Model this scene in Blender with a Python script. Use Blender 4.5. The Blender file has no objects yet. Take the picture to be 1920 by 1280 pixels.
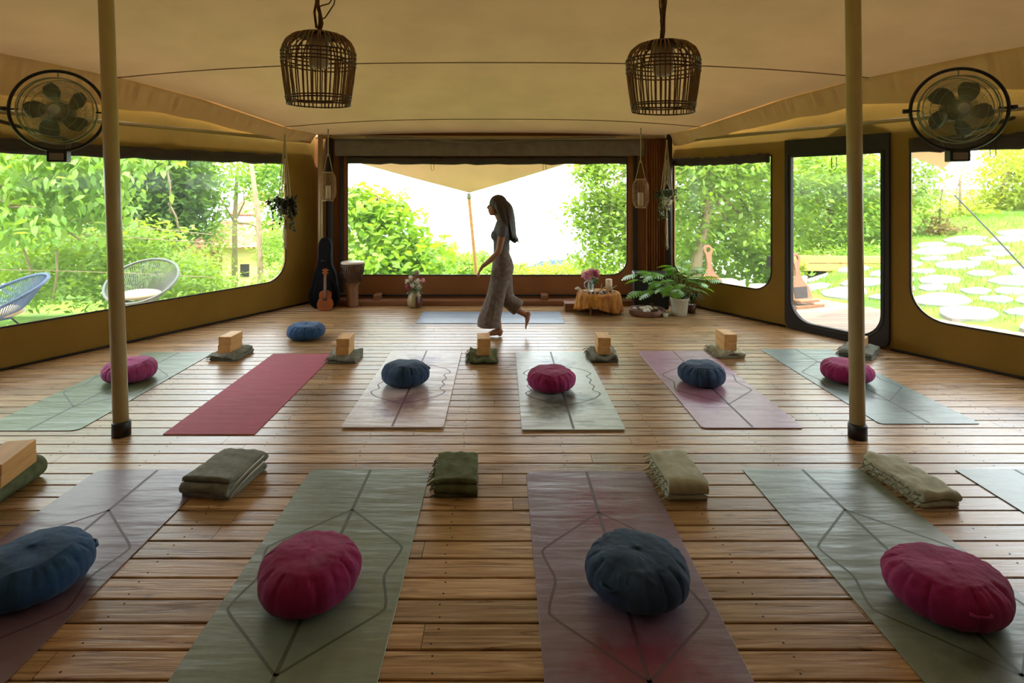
import bpy, math, random
import numpy as np
from mathutils import Vector, Matrix
from mathutils.geometry import tessellate_polygon
from mathutils import noise as mnoise

PI = math.pi
scene = bpy.context.scene
COL = scene.collection
random.seed(4)

# ------------------------------------------------------------------ camera
F = 1093.0            # focal length in pixels of the 1920 px wide frame
HZ, VX, EYE = 352.0, 940.0, 1.62
cam_d = bpy.data.cameras.new('camera')
cam_d.sensor_width = 36.0
cam_d.lens = 36.0 * F / 1920.0
cam_d.shift_x = (960 - VX) / 1920.0
cam_d.shift_y = -(640 - HZ) / 1920.0
cam_d.clip_start = 0.05
cam_d.clip_end = 5000
cam = bpy.data.objects.new('camera', cam_d)
COL.objects.link(cam)
cam.location = (0, 0, EYE)
cam.rotation_euler = (PI / 2, 0, 0)
scene.camera = cam

# ------------------------------------------------------------------ world, sun, exposure
world = bpy.data.worlds.new('sky')
scene.world = world
world.use_nodes = True
wn = world.node_tree
bg = wn.nodes['Background']
bg.inputs['Color'].default_value = (0.86, 0.93, 1.0, 1)
bg.inputs['Strength'].default_value = 7.0
sun_d = bpy.data.lights.new('sun', 'SUN')
sun_d.energy = 7.0
sun_d.angle = math.radians(2)
sun_d.color = (1.0, 0.95, 0.82)
sun = bpy.data.objects.new('sun', sun_d)
COL.objects.link(sun)
sun.rotation_euler = Vector((0.05, 0.40, -1.0)).to_track_quat('-Z', 'Y').to_euler()
scene.view_settings.view_transform = 'Standard'
scene.view_settings.look = 'None'
scene.view_settings.gamma = 1.0
scene.view_settings.use_curve_mapping = False
scene.view_settings.exposure = 0.08
scene.cycles.max_bounces = 10
scene.cycles.diffuse_bounces = 4
scene.cycles.glossy_bounces = 4
scene.cycles.transmission_bounces = 6
scene.cycles.transparent_max_bounces = 16
scene.cycles.use_denoising = True
scene.cycles.sample_clamp_indirect = 8.0

# ------------------------------------------------------------------ helpers
def lin(c):
    return tuple(((x / 255.0) / 12.92 if x / 255.0 <= 0.04045 else ((x / 255.0 + 0.055) / 1.055) ** 2.4) for x in c)


class G:
    """collects geometry that becomes ONE mesh object"""
    def __init__(s):
        s.v = []; s.f = []; s.m = []; s.sm = []

    def add(s, vs, fs, mi=0, smooth=True, M=None):
        n = len(s.v)
        if M is not None:
            vs = [M @ Vector(p) for p in vs]
        s.v += [tuple(p) for p in vs]
        s.f += [tuple(i + n for i in f) for f in fs]
        s.m += [mi] * len(fs); s.sm += [smooth] * len(fs)
        return s

    def box(s, c, d, mi=0, M=None, rz=0):
        x, y, z = d[0] / 2, d[1] / 2, d[2] / 2
        vs = [Vector((a * x, b * y, e * z)) for e in (-1, 1) for b in (-1, 1) for a in (-1, 1)]
        if rz: vs = [Matrix.Rotation(rz, 3, 'Z') @ p for p in vs]
        vs = [p + Vector(c) for p in vs]
        fs = [(0, 2, 3, 1), (4, 5, 7, 6), (0, 1, 5, 4), (2, 6, 7, 3), (0, 4, 6, 2), (1, 3, 7, 5)]
        return s.add(vs, fs, mi, False, M)

    def tube(s, pts, r, seg=8, closed=False, mi=0, M=None, caps=True, smooth=True):
        """r: number or list; list entries may be (ra, rb) pairs"""
        P = [Vector(p) for p in pts]
        n = len(P)
        R = r if isinstance(r, (list, tuple)) else [r] * n
        vs = []
        T0 = None; U = None
        for i in range(n):
            if closed:
                T = P[(i + 1) % n] - P[i - 1]
            else:
                T = P[min(i + 1, n - 1)] - P[max(i - 1, 0)]
            if T.length < 1e-9: T = Vector((0, 0, 1))
            T.normalize()
            if U is None:
                A = Vector((0, 1, 0)) if abs(T.y) < 0.9 else Vector((1, 0, 0))
                U = A - T * A.dot(T); U.normalize()
            else:
                U = U - T * U.dot(T)
                if U.length < 1e-6:
                    U = T.orthogonal()
                U.normalize()
            V = T.cross(U)
            ra, rb = R[i] if isinstance(R[i], (list, tuple)) else (R[i], R[i])
            for k in range(seg):
                a = 2 * PI * k / seg
                vs.append(P[i] + U * (math.cos(a) * rb) + V * (math.sin(a) * ra))
        fs = []
        m = n if closed else n - 1
        for i in range(m):
            j = (i + 1) % n
            for k in range(seg):
                l = (k + 1) % seg
                fs.append((i * seg + k, i * seg + l, j * seg + l, j * seg + k))
        if caps and not closed:
            fs.append(tuple(range(seg))[::-1]); fs.append(tuple((n - 1) * seg + k for k in range(seg)))
        return s.add(vs, fs, mi, smooth, M)

    def lathe(s, prof, seg=24, mi=0, M=None, c=(0, 0, 0), smooth=True):
        vs = []; fs = []
        for (r, z) in prof:
            for k in range(seg):
                a = 2 * PI * k / seg
                vs.append((c[0] + r * math.cos(a), c[1] + r * math.sin(a), c[2] + z))
        n = len(prof)
        for i in range(n - 1):
            for k in range(seg):
                l = (k + 1) % seg
                fs.append((i * seg + k, i * seg + l, (i + 1) * seg + l, (i + 1) * seg + k))
        if prof[0][0] > 1e-5: fs.append(tuple(range(seg))[::-1])
        if prof[-1][0] > 1e-5: fs.append(tuple((n - 1) * seg + k for k in range(seg)))
        return s.add(vs, fs, mi, smooth, M)

    def ball(s, c, r, seg=12, rings=8, mi=0, M=None):
        rx, ry, rz = r if isinstance(r, (tuple, list)) else (r, r, r)
        vs = []; fs = []
        for i in range(rings + 1):
            t = PI * i / rings
            for k in range(seg):
                a = 2 * PI * k / seg
                vs.append((c[0] + rx * math.sin(t) * math.cos(a), c[1] + ry * math.sin(t) * math.sin(a), c[2] - rz * math.cos(t)))
        for i in range(rings):
            for k in range(seg):
                l = (k + 1) % seg
                fs.append((i * seg + k, i * seg + l, (i + 1) * seg + l, (i + 1) * seg + k))
        return s.add(vs, fs, mi, True, M)

    def poly_slab(s, outer, z0, z1, mi=0, M=None, holes=()):
        """2D outline (x,y) with holes -> slab between z0 and z1"""
        loops = [[Vector((p[0], p[1], 0)) for p in outer]] + [[Vector((p[0], p[1], 0)) for p in h] for h in holes]
        flat = [p for l in loops for p in l]
        tris = tessellate_polygon(loops)
        n = len(flat)
        vs = [(p.x, p.y, z1) for p in flat] + [(p.x, p.y, z0) for p in flat]
        fs = [tuple(t) for t in tris] + [tuple(i + n for i in t[::-1]) for t in tris]
        o = 0
        for l in loops:
            k = len(l)
            for i in range(k):
                j = (i + 1) % k
                fs.append((o + i, o + n + i, o + n + j, o + j))
            o += k
        return s.add(vs, fs, mi, False, M)

    def mesh(s, name, mats):
        me = bpy.data.meshes.new(name)
        me.from_pydata(s.v, [], s.f)
        for m in (mats if isinstance(mats, (list, tuple)) else [mats]):
            me.materials.append(m)
        me.polygons.foreach_set('material_index', s.m)
        me.polygons.foreach_set('use_smooth', s.sm)
        me.update()
        return me

    def obj(s, name, mats, parent=None, fix=True):
        me = s.mesh(name, mats)
        if fix: fix_normals(me)
        o = bpy.data.objects.new(name, me)
        COL.objects.link(o)
        if parent: o.parent = parent
        return o


def fix_normals(me):
    import bmesh
    bm = bmesh.new(); bm.from_mesh(me)
    bmesh.ops.recalc_face_normals(bm, faces=bm.faces)
    bm.to_mesh(me); bm.free()


def tag(o, label=None, cat=None, group=None, kind=None):
    if label: o['label'] = label
    if cat: o['category'] = cat
    if group: o['group'] = group
    if kind: o['kind'] = kind
    return o


def thing(name, label, cat, loc=(0, 0, 0), rz=0, group=None):
    o = bpy.data.objects.new(name, None)
    o.empty_display_size = 0.1
    COL.objects.link(o)
    o.location = loc; o.rotation_euler = (0, 0, rz)
    return tag(o, label, cat, group)


def dup(root, loc, rz=0, label=None, scale=None):
    r = root.copy(); COL.objects.link(r)
    r.location = loc; r.rotation_euler = (0, 0, rz)
    if label: r['label'] = label
    if scale: r.scale = scale
    for ch in root.children:
        c = ch.copy(); COL.objects.link(c); c.parent = r
        for g in ch.children:
            d = g.copy(); COL.objects.link(d); d.parent = c
    return r


def bevel(o, w=0.005, seg=2):
    m = o.modifiers.new('bevel', 'BEVEL'); m.width = w; m.segments = seg; m.limit_method = 'ANGLE'
    return o


def remesh(o, vox, it=4, fac=0.5):
    m = o.modifiers.new('remesh', 'REMESH'); m.mode = 'VOXEL'; m.voxel_size = vox; m.use_smooth_shade = True
    if it:
        k = o.modifiers.new('smooth', 'SMOOTH'); k.iterations = it; k.factor = fac
    return o


def floor_at(px, py, z=0.0):
    d = (EYE - z) * F / (py - HZ)
    return Vector(((px - VX) * d / F, d, z))


def at(px, py, d):
    return Vector(((px - VX) * d / F, d, EYE - (py - HZ) * d / F))

# ------------------------------------------------------------------ materials
def mat(name, base=(0.5, 0.5, 0.5), rough=0.6, metal=0.0, spec=0.5, var=0.0, scale=8.0, bump=0.0, bscale=40.0,
        transl=0.0, sheen=0.0, col2=None, stretch=(1, 1, 1), thresh=(0.35, 0.65), alpha_holes=None, island=0.0, tcol=None,
        detail=4.0, emit=None):
    m = bpy.data.materials.new(name); m.use_nodes = True
    nt = m.node_tree; N = nt.nodes; L = nt.links
    b = N['Principled BSDF']; out = N['Material Output']
    b.inputs['Base Color'].default_value = (*base, 1)
    b.inputs['Roughness'].default_value = rough
    b.inputs['Metallic'].default_value = metal
    b.inputs['Specular IOR Level'].default_value = spec
    if sheen:
        b.inputs['Sheen Weight'].default_value = sheen
        b.inputs['Sheen Roughness'].default_value = 0.5
    tc = N.new('ShaderNodeTexCoord'); mp = N.new('ShaderNodeMapping')
    mp.inputs['Scale'].default_value = stretch
    L.new(tc.outputs['Object'], mp.inputs['Vector'])
    colsock = None
    if var or col2:
        nz = N.new('ShaderNodeTexNoise'); nz.inputs['Scale'].default_value = scale; nz.inputs['Detail'].default_value = detail
        L.new(mp.outputs['Vector'], nz.inputs['Vector'])
        r = N.new('ShaderNodeValToRGB')
        r.color_ramp.elements[0].position = thresh[0]; r.color_ramp.elements[1].position = thresh[1]
        c2 = col2 if col2 else tuple(x * (1 - var) for x in base)
        c1 = base if col2 else tuple(min(1, x * (1 + var)) for x in base)
        r.color_ramp.elements[0].color = (*c1, 1); r.color_ramp.elements[1].color = (*c2, 1)
        L.new(nz.outputs['Fac'], r.inputs['Fac'])
        colsock = r.outputs['Color']
    if island:
        gi = N.new('ShaderNodeNewGeometry')
        hs = N.new('ShaderNodeHueSaturation')
        mr = N.new('ShaderNodeMapRange'); mr.inputs['To Min'].default_value = 1 - island; mr.inputs['To Max'].default_value = 1 + island
        L.new(gi.outputs['Random Per Island'], mr.inputs['Value'])
        L.new(mr.outputs['Result'], hs.inputs['Value'])
        mh = N.new('ShaderNodeMapRange'); mh.inputs['To Min'].default_value = 0.5 - island * 0.05; mh.inputs['To Max'].default_value = 0.5 + island * 0.05
        L.new(gi.outputs['Random Per Island'], mh.inputs['Value']); L.new(mh.outputs['Result'], hs.inputs['Hue'])
        if colsock: L.new(colsock, hs.inputs['Color'])
        else: hs.inputs['Color'].default_value = (*base, 1)
        colsock = hs.outputs['Color']
    if colsock: L.new(colsock, b.inputs['Base Color'])
    if bump:
        nb = N.new('ShaderNodeTexNoise'); nb.inputs['Scale'].default_value = bscale; nb.inputs['Detail'].default_value = 5
        L.new(mp.outputs['Vector'], nb.inputs['Vector'])
        bp = N.new('ShaderNodeBump'); bp.inputs['Strength'].default_value = bump; bp.inputs['Distance'].default_value = 0.01
        L.new(nb.outputs['Fac'], bp.inputs['Height']); L.new(bp.outputs['Normal'], b.inputs['Normal'])
    if transl:
        t = N.new('ShaderNodeBsdfTranslucent'); mx = N.new('ShaderNodeMixShader')
        mx.inputs['Fac'].default_value = transl
        if tcol: t.inputs['Color'].default_value = (*tcol, 1)
        elif colsock: L.new(colsock, t.inputs['Color'])
        else: t.inputs['Color'].default_value = (*base, 1)
        L.new(b.outputs[0], mx.inputs[1]); L.new(t.outputs[0], mx.inputs[2]); L.new(mx.outputs[0], out.inputs['Surface'])
    if emit:
        b.inputs['Emission Color'].default_value = (*emit[0], 1); b.inputs['Emission Strength'].default_value = emit[1]
    return m


def clear_mat(name, tint=(0.97, 0.98, 0.97), gloss=0.06, rough=0.03, haze=0.0):
    m = bpy.data.materials.new(name); m.use_nodes = True
    nt = m.node_tree; N = nt.nodes; L = nt.links
    for n in list(N):
        if n.type == 'BSDF_PRINCIPLED': N.remove(n)
    out = N['Material Output']
    t = N.new('ShaderNodeBsdfTransparent'); t.inputs['Color'].default_value = (*tint, 1)
    g = N.new('ShaderNodeBsdfGlossy'); g.inputs['Roughness'].default_value = rough
    mx = N.new('ShaderNodeMixShader'); lw = N.new('ShaderNodeLayerWeight'); lw.inputs['Blend'].default_value = 0.2
    ml = N.new('ShaderNodeMath'); ml.operation = 'MULTIPLY'; ml.inputs[1].default_value = gloss * 8
    L.new(lw.outputs['Fresnel'], ml.inputs[0]); L.new(ml.outputs[0], mx.inputs['Fac'])
    if haze:
        tl = N.new('ShaderNodeBsdfTranslucent'); tl.inputs['Color'].default_value = (0.9, 0.95, 1, 1)
        m2 = N.new('ShaderNodeMixShader'); m2.inputs['Fac'].default_value = haze
        L.new(t.outputs[0], m2.inputs[1]); L.new(tl.outputs[0], m2.inputs[2]); L.new(m2.outputs[0], mx.inputs[1])
    else: L.new(t.outputs[0], mx.inputs[1])
    L.new(g.outputs[0], mx.inputs[2]); L.new(mx.outputs[0], out.inputs['Surface'])
    return m


M = {}
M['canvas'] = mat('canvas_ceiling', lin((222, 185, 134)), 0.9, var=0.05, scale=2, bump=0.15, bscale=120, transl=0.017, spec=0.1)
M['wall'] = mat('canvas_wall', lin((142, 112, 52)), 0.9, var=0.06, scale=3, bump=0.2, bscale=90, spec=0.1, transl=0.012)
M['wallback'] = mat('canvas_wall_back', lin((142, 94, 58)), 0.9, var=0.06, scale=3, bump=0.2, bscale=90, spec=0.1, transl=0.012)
M['seam'] = mat('seam_thread', lin((120, 92, 50)), 0.9)
M['dark'] = mat('dark_trim', lin((30, 22, 18)), 0.65, var=0.1)
M['blind'] = mat('rolled_blind', lin((62, 54, 50)), 0.8, var=0.15, bump=0.3, bscale=15, stretch=(1, 1, 6))
M['wallfront'] = mat('canvas_wall_dark', lin((88, 68, 44)), 0.9, var=0.06, scale=3)  # unseen canvas behind the camera, coloured darker to cut bounced light
M['greydrape'] = mat('bunched_drape', lin((120, 108, 98)), 0.9, var=0.1, bump=0.3, bscale=20)
M['pane'] = clear_mat('clear_vinyl', haze=0.009)
M['alu'] = mat('frame_tube', lin((170, 150, 110)), 0.45, metal=0.3)
M['pole'] = mat('painted_pole', lin((176, 160, 112)), 0.35, var=0.04, scale=5)
M['black'] = mat('black_plastic', lin((26, 24, 24)), 0.45)
M['timber'] = mat('timber', lin((128, 84, 52)), 0.6, var=0.2, scale=6, stretch=(0.3, 4, 4))
M['under'] = mat('underfloor', (0.012, 0.008, 0.005), 1.0)
# ------------------------------------------------------------------ floor: deck boards in one mesh
def wood_floor_mat(name, base, dark, light, rough=0.34):
    m = bpy.data.materials.new(name); m.use_nodes = True
    nt = m.node_tree; N = nt.nodes; L = nt.links
    b = N['Principled BSDF']
    tc = N.new('ShaderNodeTexCoord'); gi = N.new('ShaderNodeNewGeometry')
    cmb = N.new('ShaderNodeCombineXYZ')
    mul = N.new('ShaderNodeMath'); mul.operation = 'MULTIPLY'; mul.inputs[1].default_value = 97.0
    L.new(gi.outputs['Random Per Island'], mul.inputs[0]); L.new(mul.outputs[0], cmb.inputs['Z']); L.new(mul.outputs[0], cmb.inputs['X'])
    va = N.new('ShaderNodeVectorMath'); va.operation = 'ADD'
    L.new(tc.outputs['Object'], va.inputs[0]); L.new(cmb.outputs[0], va.inputs[1])
    mp = N.new('ShaderNodeMapping'); mp.inputs['Scale'].default_value = (0.9, 16, 1)
    L.new(va.outputs[0], mp.inputs['Vector'])
    n1 = N.new('ShaderNodeTexNoise'); n1.inputs['Scale'].default_value = 3.2; n1.inputs['Detail'].default_value = 8; n1.inputs['Distortion'].default_value = 0.9
    L.new(mp.outputs[0], n1.inputs['Vector'])
    r1 = N.new('ShaderNodeValToRGB'); r1.color_ramp.elements[0].position = 0.30; r1.color_ramp.elements[1].position = 0.72
    r1.color_ramp.elements[0].color = (*dark, 1); r1.color_ramp.elements[1].color = (*light, 1)
    e = r1.color_ramp.elements.new(0.5); e.color = (*base, 1)
    L.new(n1.outputs['Fac'], r1.inputs['Fac'])
    # dark knots and weather blotches
    mp2 = N.new('ShaderNodeMapping'); mp2.inputs['Scale'].default_value = (2.2, 5, 1); L.new(va.outputs[0], mp2.inputs['Vector'])
    n2 = N.new('ShaderNodeTexVoronoi'); n2.inputs['Scale'].default_value = 1.7; L.new(mp2.outputs[0], n2.inputs['Vector'])
    r2 = N.new('ShaderNodeValToRGB'); r2.color_ramp.elements[0].position = 0.02; r2.color_ramp.elements[1].position = 0.14
    r2.color_ramp.elements[0].color = (0.28, 0.24, 0.22, 1); r2.color_ramp.elements[1].color = (1, 1, 1, 1)
    L.new(n2.outputs['Distance'], r2.inputs['Fac'])
    mx = N.new('ShaderNodeMix'); mx.data_type = 'RGBA'; mx.blend_type = 'MULTIPLY'; mx.inputs['Factor'].default_value = 0.8
    L.new(r1.outputs['Color'], mx.inputs['A']); L.new(r2.outputs['Color'], mx.inputs['B'])
    hs = N.new('ShaderNodeHueSaturation')
    mr = N.new('ShaderNodeMapRange'); mr.inputs['To Min'].default_value = 0.72; mr.inputs['To Max'].default_value = 1.2
    L.new(gi.outputs['Random Per Island'], mr.inputs['Value']); L.new(mr.outputs[0], hs.inputs['Value'])
    L.new(mx.outputs['Result'], hs.inputs['Color']); L.new(hs.outputs[0], b.inputs['Base Color'])
    rr = N.new('ShaderNodeMapRange'); rr.inputs['To Min'].default_value = rough - 0.1; rr.inputs['To Max'].default_value = rough + 0.16
    L.new(n1.outputs['Fac'], rr.inputs['Value']); L.new(rr.outputs[0], b.inputs['Roughness'])
    b.inputs['Specular IOR Level'].default_value = 0.85
    bp = N.new('ShaderNodeBump'); bp.inputs['Strength'].default_value = 0.35; bp.inputs['Distance'].default_value = 0.004
    L.new(n1.outputs['Fac'], bp.inputs['Height']); L.new(bp.outputs[0], b.inputs['Normal'])
    return m

M['floor'] = wood_floor_mat('deck_boards', lin((166, 130, 86)), lin((122, 88, 54)), lin((198, 166, 122)), 0.28)
M['deck'] = wood_floor_mat('outside_deck_boards', lin((146, 114, 90)), lin((118, 88, 66)), lin((166, 134, 108)), 0.6)

LA, LB = Vector((-2.66, 8.3)), Vector((-5.32, 3.6))       # left wall back end and front end
RA, RB = Vector((2.406, 8.3)), Vector((5.226, 3.6))
YF = -2.4                                                   # wall behind the camera
PITCH = 0.126

def xl(y):
    if y >= 3.6: return LA.x + (LB.x - LA.x) * (8.3 - y) / 4.7
    return LB.x
def xr(y):
    if y >= 3.6: return RA.x + (RB.x - RA.x) * (8.3 - y) / 4.7
    return RB.x

def board(g, x0, x1, y0, y1, zt, th=0.024, c=0.003, nails=None):
    vs = [(x0, y0, zt - th), (x0, y0, zt - c), (x0, y0 + c, zt), (x0, y1 - c, zt), (x0, y1, zt - c), (x0, y1, zt - th)]
    vs += [(x1, p[1], p[2]) for p in vs]
    fs = [(i, i + 1, i + 7, i + 6) for i in range(5)] + [(0, 5, 4, 3, 2, 1), (6, 7, 8, 9, 10, 11)]
    g.add(vs, fs, 0, False)

g = G(); rr = random.Random(5)
k = 0
y = 3.684 + PITCH * 36.6
y_top = 8.34
rows = []
yy = 3.684 - PITCH * 49
while yy < y_top:
    rows.append(yy); yy += PITCH
for ry in rows:
    y0, y1 = ry + 0.0045, ry + PITCH - 0.0045
    a = min(xl(y0), xl(y1)) - 0.05; b_ = max(xr(y0), xr(y1)) + 0.05
    x = a
    cut = a + rr.uniform(0.6, 3.9)
    while x < b_ - 0.01:
        e = min(cut, b_)
        board(g, x + 0.0012, e - 0.0012, y0, y1, 0.0)
        x = e; cut = e + rr.uniform(2.6, 4.2)
floor = g.obj('floor', M['floor']); tag(floor, kind='structure')
# screw heads, in lines over the joists: pattern of the floor
g = G()
for ry in rows:
    if ry > 6.2: continue
    for jx in np.arange(-5.2, 5.3, 0.62):
        if jx < xl(ry) or jx > xr(ry): continue
        for oy in (0.028, 0.098):
            g.lathe([(0.0, 0.0008), (0.0042, 0.0008), (0.0042, 0.0)], 6, c=(jx + rr.uniform(-0.012, 0.012), ry + oy + rr.uniform(-0.005, 0.005), 0.0), smooth=False)
o = g.obj('screw_heads', M['dark'], floor, fix=False); o['kind'] = 'structure'
g = G()
g.poly_slab([(LB.x - .05, YF), (RB.x + .05, YF), (RB.x + .05, 3.6), (RA.x + .05, 8.34), (LA.x - .05, 8.34), (LB.x - .05, 3.6)], -0.16, -0.05)
o = g.obj('subfloor', M['under'], floor); o['kind'] = 'structure'

# ------------------------------------------------------------------ ceiling canopy
def z_edge(y):
    return float(np.interp(y, [-2.4, 2.0, 4.0, 5.16, 6.04, 6.71, 7.75, 8.3], [2.5, 2.78, 2.80, 2.77, 2.71, 2.62, 2.40, 2.345]))
def z_mid(y):
    return float(np.interp(y, [-2.4, 3.6, 4.1, 8.3], [2.5, 3.24, 3.22, 2.40]))
def inset(y):
    return 0.16
def z_ceil(x, y):
    a, b_ = xl(y) + inset(y), xr(y) - inset(y)
    m = (a + b_) / 2; h = (b_ - a) / 2
    u = min(1, abs(x - m) / h)
    return z_edge(y) + (z_mid(y) - z_edge(y)) * (1 - u ** 2.6)

g = G()
NY, NX = 70, 60
ys = np.linspace(YF, 8.32, NY)
vs = []
for y in ys:
    a, b_ = xl(y) + inset(y), xr(y) - inset(y)
    for i in range(NX):
        x = a + (b_ - a) * i / (NX - 1)
        vs.append((x, y, z_ceil(x, y)))
fs = [(j * NX + i, j * NX + i + 1, (j + 1) * NX + i + 1, (j + 1) * NX + i) for j in range(NY - 1) for i in range(NX - 1)]
g.add(vs, fs)
ceiling = g.obj('ceiling', M['canvas'], fix=False); tag(ceiling, kind='structure')
def seam(pts):
    s = G(); s.tube([(x, y, z_ceil(x, y) - 0.002) for x, y in pts], (0.006), 5)
    o = s.obj('ceiling_seam', M['seam'], ceiling); o['kind'] = 'structure'
for ysm in (7.66, 5.85, 3.95, 2.0):
    a, b_ = xl(ysm) + 0.17, xr(ysm) - 0.17
    seam([(a + (b_ - a) * i / 40, ysm) for i in range(41)])
seam([(2.35 + 1.9 * t, 3.3 + 0.65 * t) for t in np.linspace(0, 1, 12)])
seam([(2.35 + 1.9 * t, 3.05 + 0.45 * t) for t in np.linspace(0, 1, 12)])

# ------------------------------------------------------------------ walls with openings
def rounded(t0, t1, z0, z1, rb=0.25, rt=0.0, n=8):
    pts = []
    def arc(cx, cz, r, a0):
        for i in range(n + 1):
            a = a0 + PI / 2 * i / n
            pts.append((cx + r * math.cos(a), cz + r * math.sin(a)))
    if rb: arc(t0 + rb, z0 + rb, rb, PI); arc(t1 - rb, z0 + rb, rb, 1.5 * PI)
    else: pts += [(t0, z0), (t1, z0)]
    if rt: arc(t1 - rt, z1 - rt, rt, 0); arc(t0 + rt, z1 - rt, rt, PI / 2)
    else: pts += [(t1, z1), (t0, z1)]
    return pts

def offset_loop(t0, t1, z0, z1, rb, d):
    return rounded(t0 - d, t1 + d, z0 - d, z1 + d, rb + d if rb else 0)

class Wall:
    """P0 -> P1 along the floor; local frame t along the wall, z up, third axis towards the outside"""
    def __init__(s, P0, P1, out):
        s.P0 = Vector((P0[0], P0[1], 0)); d = Vector((P1[0] - P0[0], P1[1] - P0[1], 0)); s.L = d.length; s.d = d.normalized()
        n = Vector((s.d.y, -s.d.x, 0))
        s.n = n if n.dot(Vector((out[0], out[1], 0))) > 0 else -n
        s.M = Matrix(((s.d.x, 0, s.n.x, s.P0.x), (s.d.y, 0, s.n.y, s.P0.y), (0, 1, 0, 0), (0, 0, 0, 1)))
    def t(s, px):                       # where the sight line of a pixel column meets the wall
        k = (px - VX) / F
        return (k * s.P0.y - s.P0.x) / (s.d.x - k * s.d.y)
    def pt(s, t, z, out=0.0):
        return s.P0 + s.d * t + Vector((0, 0, z)) + s.n * out

def make_wall(name, W, top, holes, m, th=0.03):
    g = G()
    n = 24
    outer = [(0, -0.02), (W.L, -0.02)] + [(W.L * (1 - i / n), top(W.L * (1 - i / n))) for i in range(n + 1)]
    g.poly_slab(outer, 0, th, M=W.M, holes=[rounded(*h) for h in holes])
    o = g.obj(name, m)
    return tag(o, kind='structure')

WL = Wall(LA, LB, (-1, 0.3)); WR = Wall(RA, RB, (1, 0.3)); WB = Wall(LA, RA, (0, 1))
def topf(W):
    return lambda t: z_edge(W.pt(t, 0).y) + 0.10

# left
lw_t0 = WL.t(535); lwin = (lw_t0, WL.L - 0.25, 0.385, 2.02, 0.3)
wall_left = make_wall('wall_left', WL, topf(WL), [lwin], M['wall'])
# back
t0 = 652; bw = (2.66 + (652 - VX) / F * 8.3, 2.66 + (1175 - VX) / F * 8.3, 0.382, 2.03, 0.22)
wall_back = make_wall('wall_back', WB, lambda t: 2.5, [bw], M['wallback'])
# right
r1 = (max(0.07, WR.t(1264)), WR.t(1446), 0.385, 2.0, 0.24)
dr = (WR.t(1476), WR.t(1668), 0.03, 2.16, 0.10)
r2 = (WR.t(1708), WR.L - 0.25, 0.36, 2.05, 0.3)
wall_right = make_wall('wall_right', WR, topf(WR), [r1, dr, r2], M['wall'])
# the part behind the camera
for nm, a, b_, out in (('wall_left_front', LB, (LB.x, YF), (-1, 0)), ('wall_right_front', RB, (RB.x, YF), (1, 0)), ('wall_front', (LB.x, YF), (RB.x, YF), (0, -1))):
    W_ = Wall(a, b_, out)
    make_wall(nm, W_, (lambda t, W_=W_: z_edge(W_.pt(t, 0).y) + 0.02), [], M['wallfront'])

def make_window(n, W, h, blind=0.10, wall=None, r=0.25):
    root = bpy.data.objects.new('window_%d' % n, None); COL.objects.link(root); root['kind'] = 'structure'
    g = G(); g.poly_slab(offset_loop(*h, -0.002), 0.012, 0.016, M=W.M)
    p = g.obj('pane', M['pane'], root)
    g = G(); g.poly_slab(offset_loop(*h, 0.012), -0.006, 0.0, M=W.M, holes=[offset_loop(*h, -0.004)])
    f = g.obj('window_binding', M['dark'], root)
    g = G()
    a, b_ = W.pt(h[0] + 0.01, h[3] - 0.02, -0.035), W.pt(h[1] - 0.01, h[3] - 0.02, -0.035)
    N_ = 26
    g.tube([a.lerp(b_, i / N_) + Vector((0, 0, 0.006 * math.sin(i * 1.9) - 0.012 * math.sin(PI * i / N_))) for i in range(N_ + 1)], [(blind * (0.5 + 0.05 * math.sin(i * 2.7)), 0.030) for i in range(N_ + 1)], 12)
    q = g.obj('rolled_blind', M['blind'], root)
    g = G()
    for u in (0.3, 0.7) if (h[1] - h[0]) > 1.5 else (0.5,):
        c = a.lerp(b_, u) - W.n * 0.05
        g.tube([c + Vector((0, 0, 0.05)), c, c + Vector((0, 0, -0.13)) , c + W.d * 0.02 + Vector((0, 0, -0.15)), c + W.d * 0.04 + Vector((0, 0, -0.13)), c + W.d * 0.04 + Vector((0, 0, 0.05))], 0.003, 5)
    g.obj('blind_cord', M['dark'], q)
    return root
make_window(1, WL, lwin, 0.13)
make_window(2, WB, bw, 0.10)
make_window(3, WR, r1, 0.11)
make_window(4, WR, r2, 0.14)

# door with broad dark frame
door = bpy.data.objects.new('door_1', None); COL.objects.link(door); door['kind'] = 'structure'
ih = (WR.t(1486), WR.t(1654), 0.10, 1.97, 0.24)
g = G(); g.poly_slab(rounded(dr[0] - .01, dr[1] + .01, 0.0, dr[3] + .01, 0.10), -0.035, 0.02, M=WR.M, holes=[rounded(*ih)])
bevel(g.obj('door_frame', M['dark'], door), 0.006)
g = G(); g.poly_slab(rounded(*ih), 0.0, 0.004, M=WR.M); g.obj('pane', M['pane'], door)
g = G(); pts = [WR.pt(t, z, -0.035) for t, z in offset_loop(*ih, 0.03)]
g.tube(pts, 0.009, 8, closed=True); g.obj('zip', M['black'], door)
g = G(); c = WR.pt((ih[0] + ih[1]) / 2, 1.95, -0.05)
g.tube([c, c - Vector((0, 0, 0.12)), c + WR.d * 0.03 - Vector((0, 0, 0.14)), c + WR.d * 0.05 - Vector((0, 0, .1)), c + WR.d * 0.05], 0.004, 5); g.obj('tie_cord', M['dark'], door)

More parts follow.
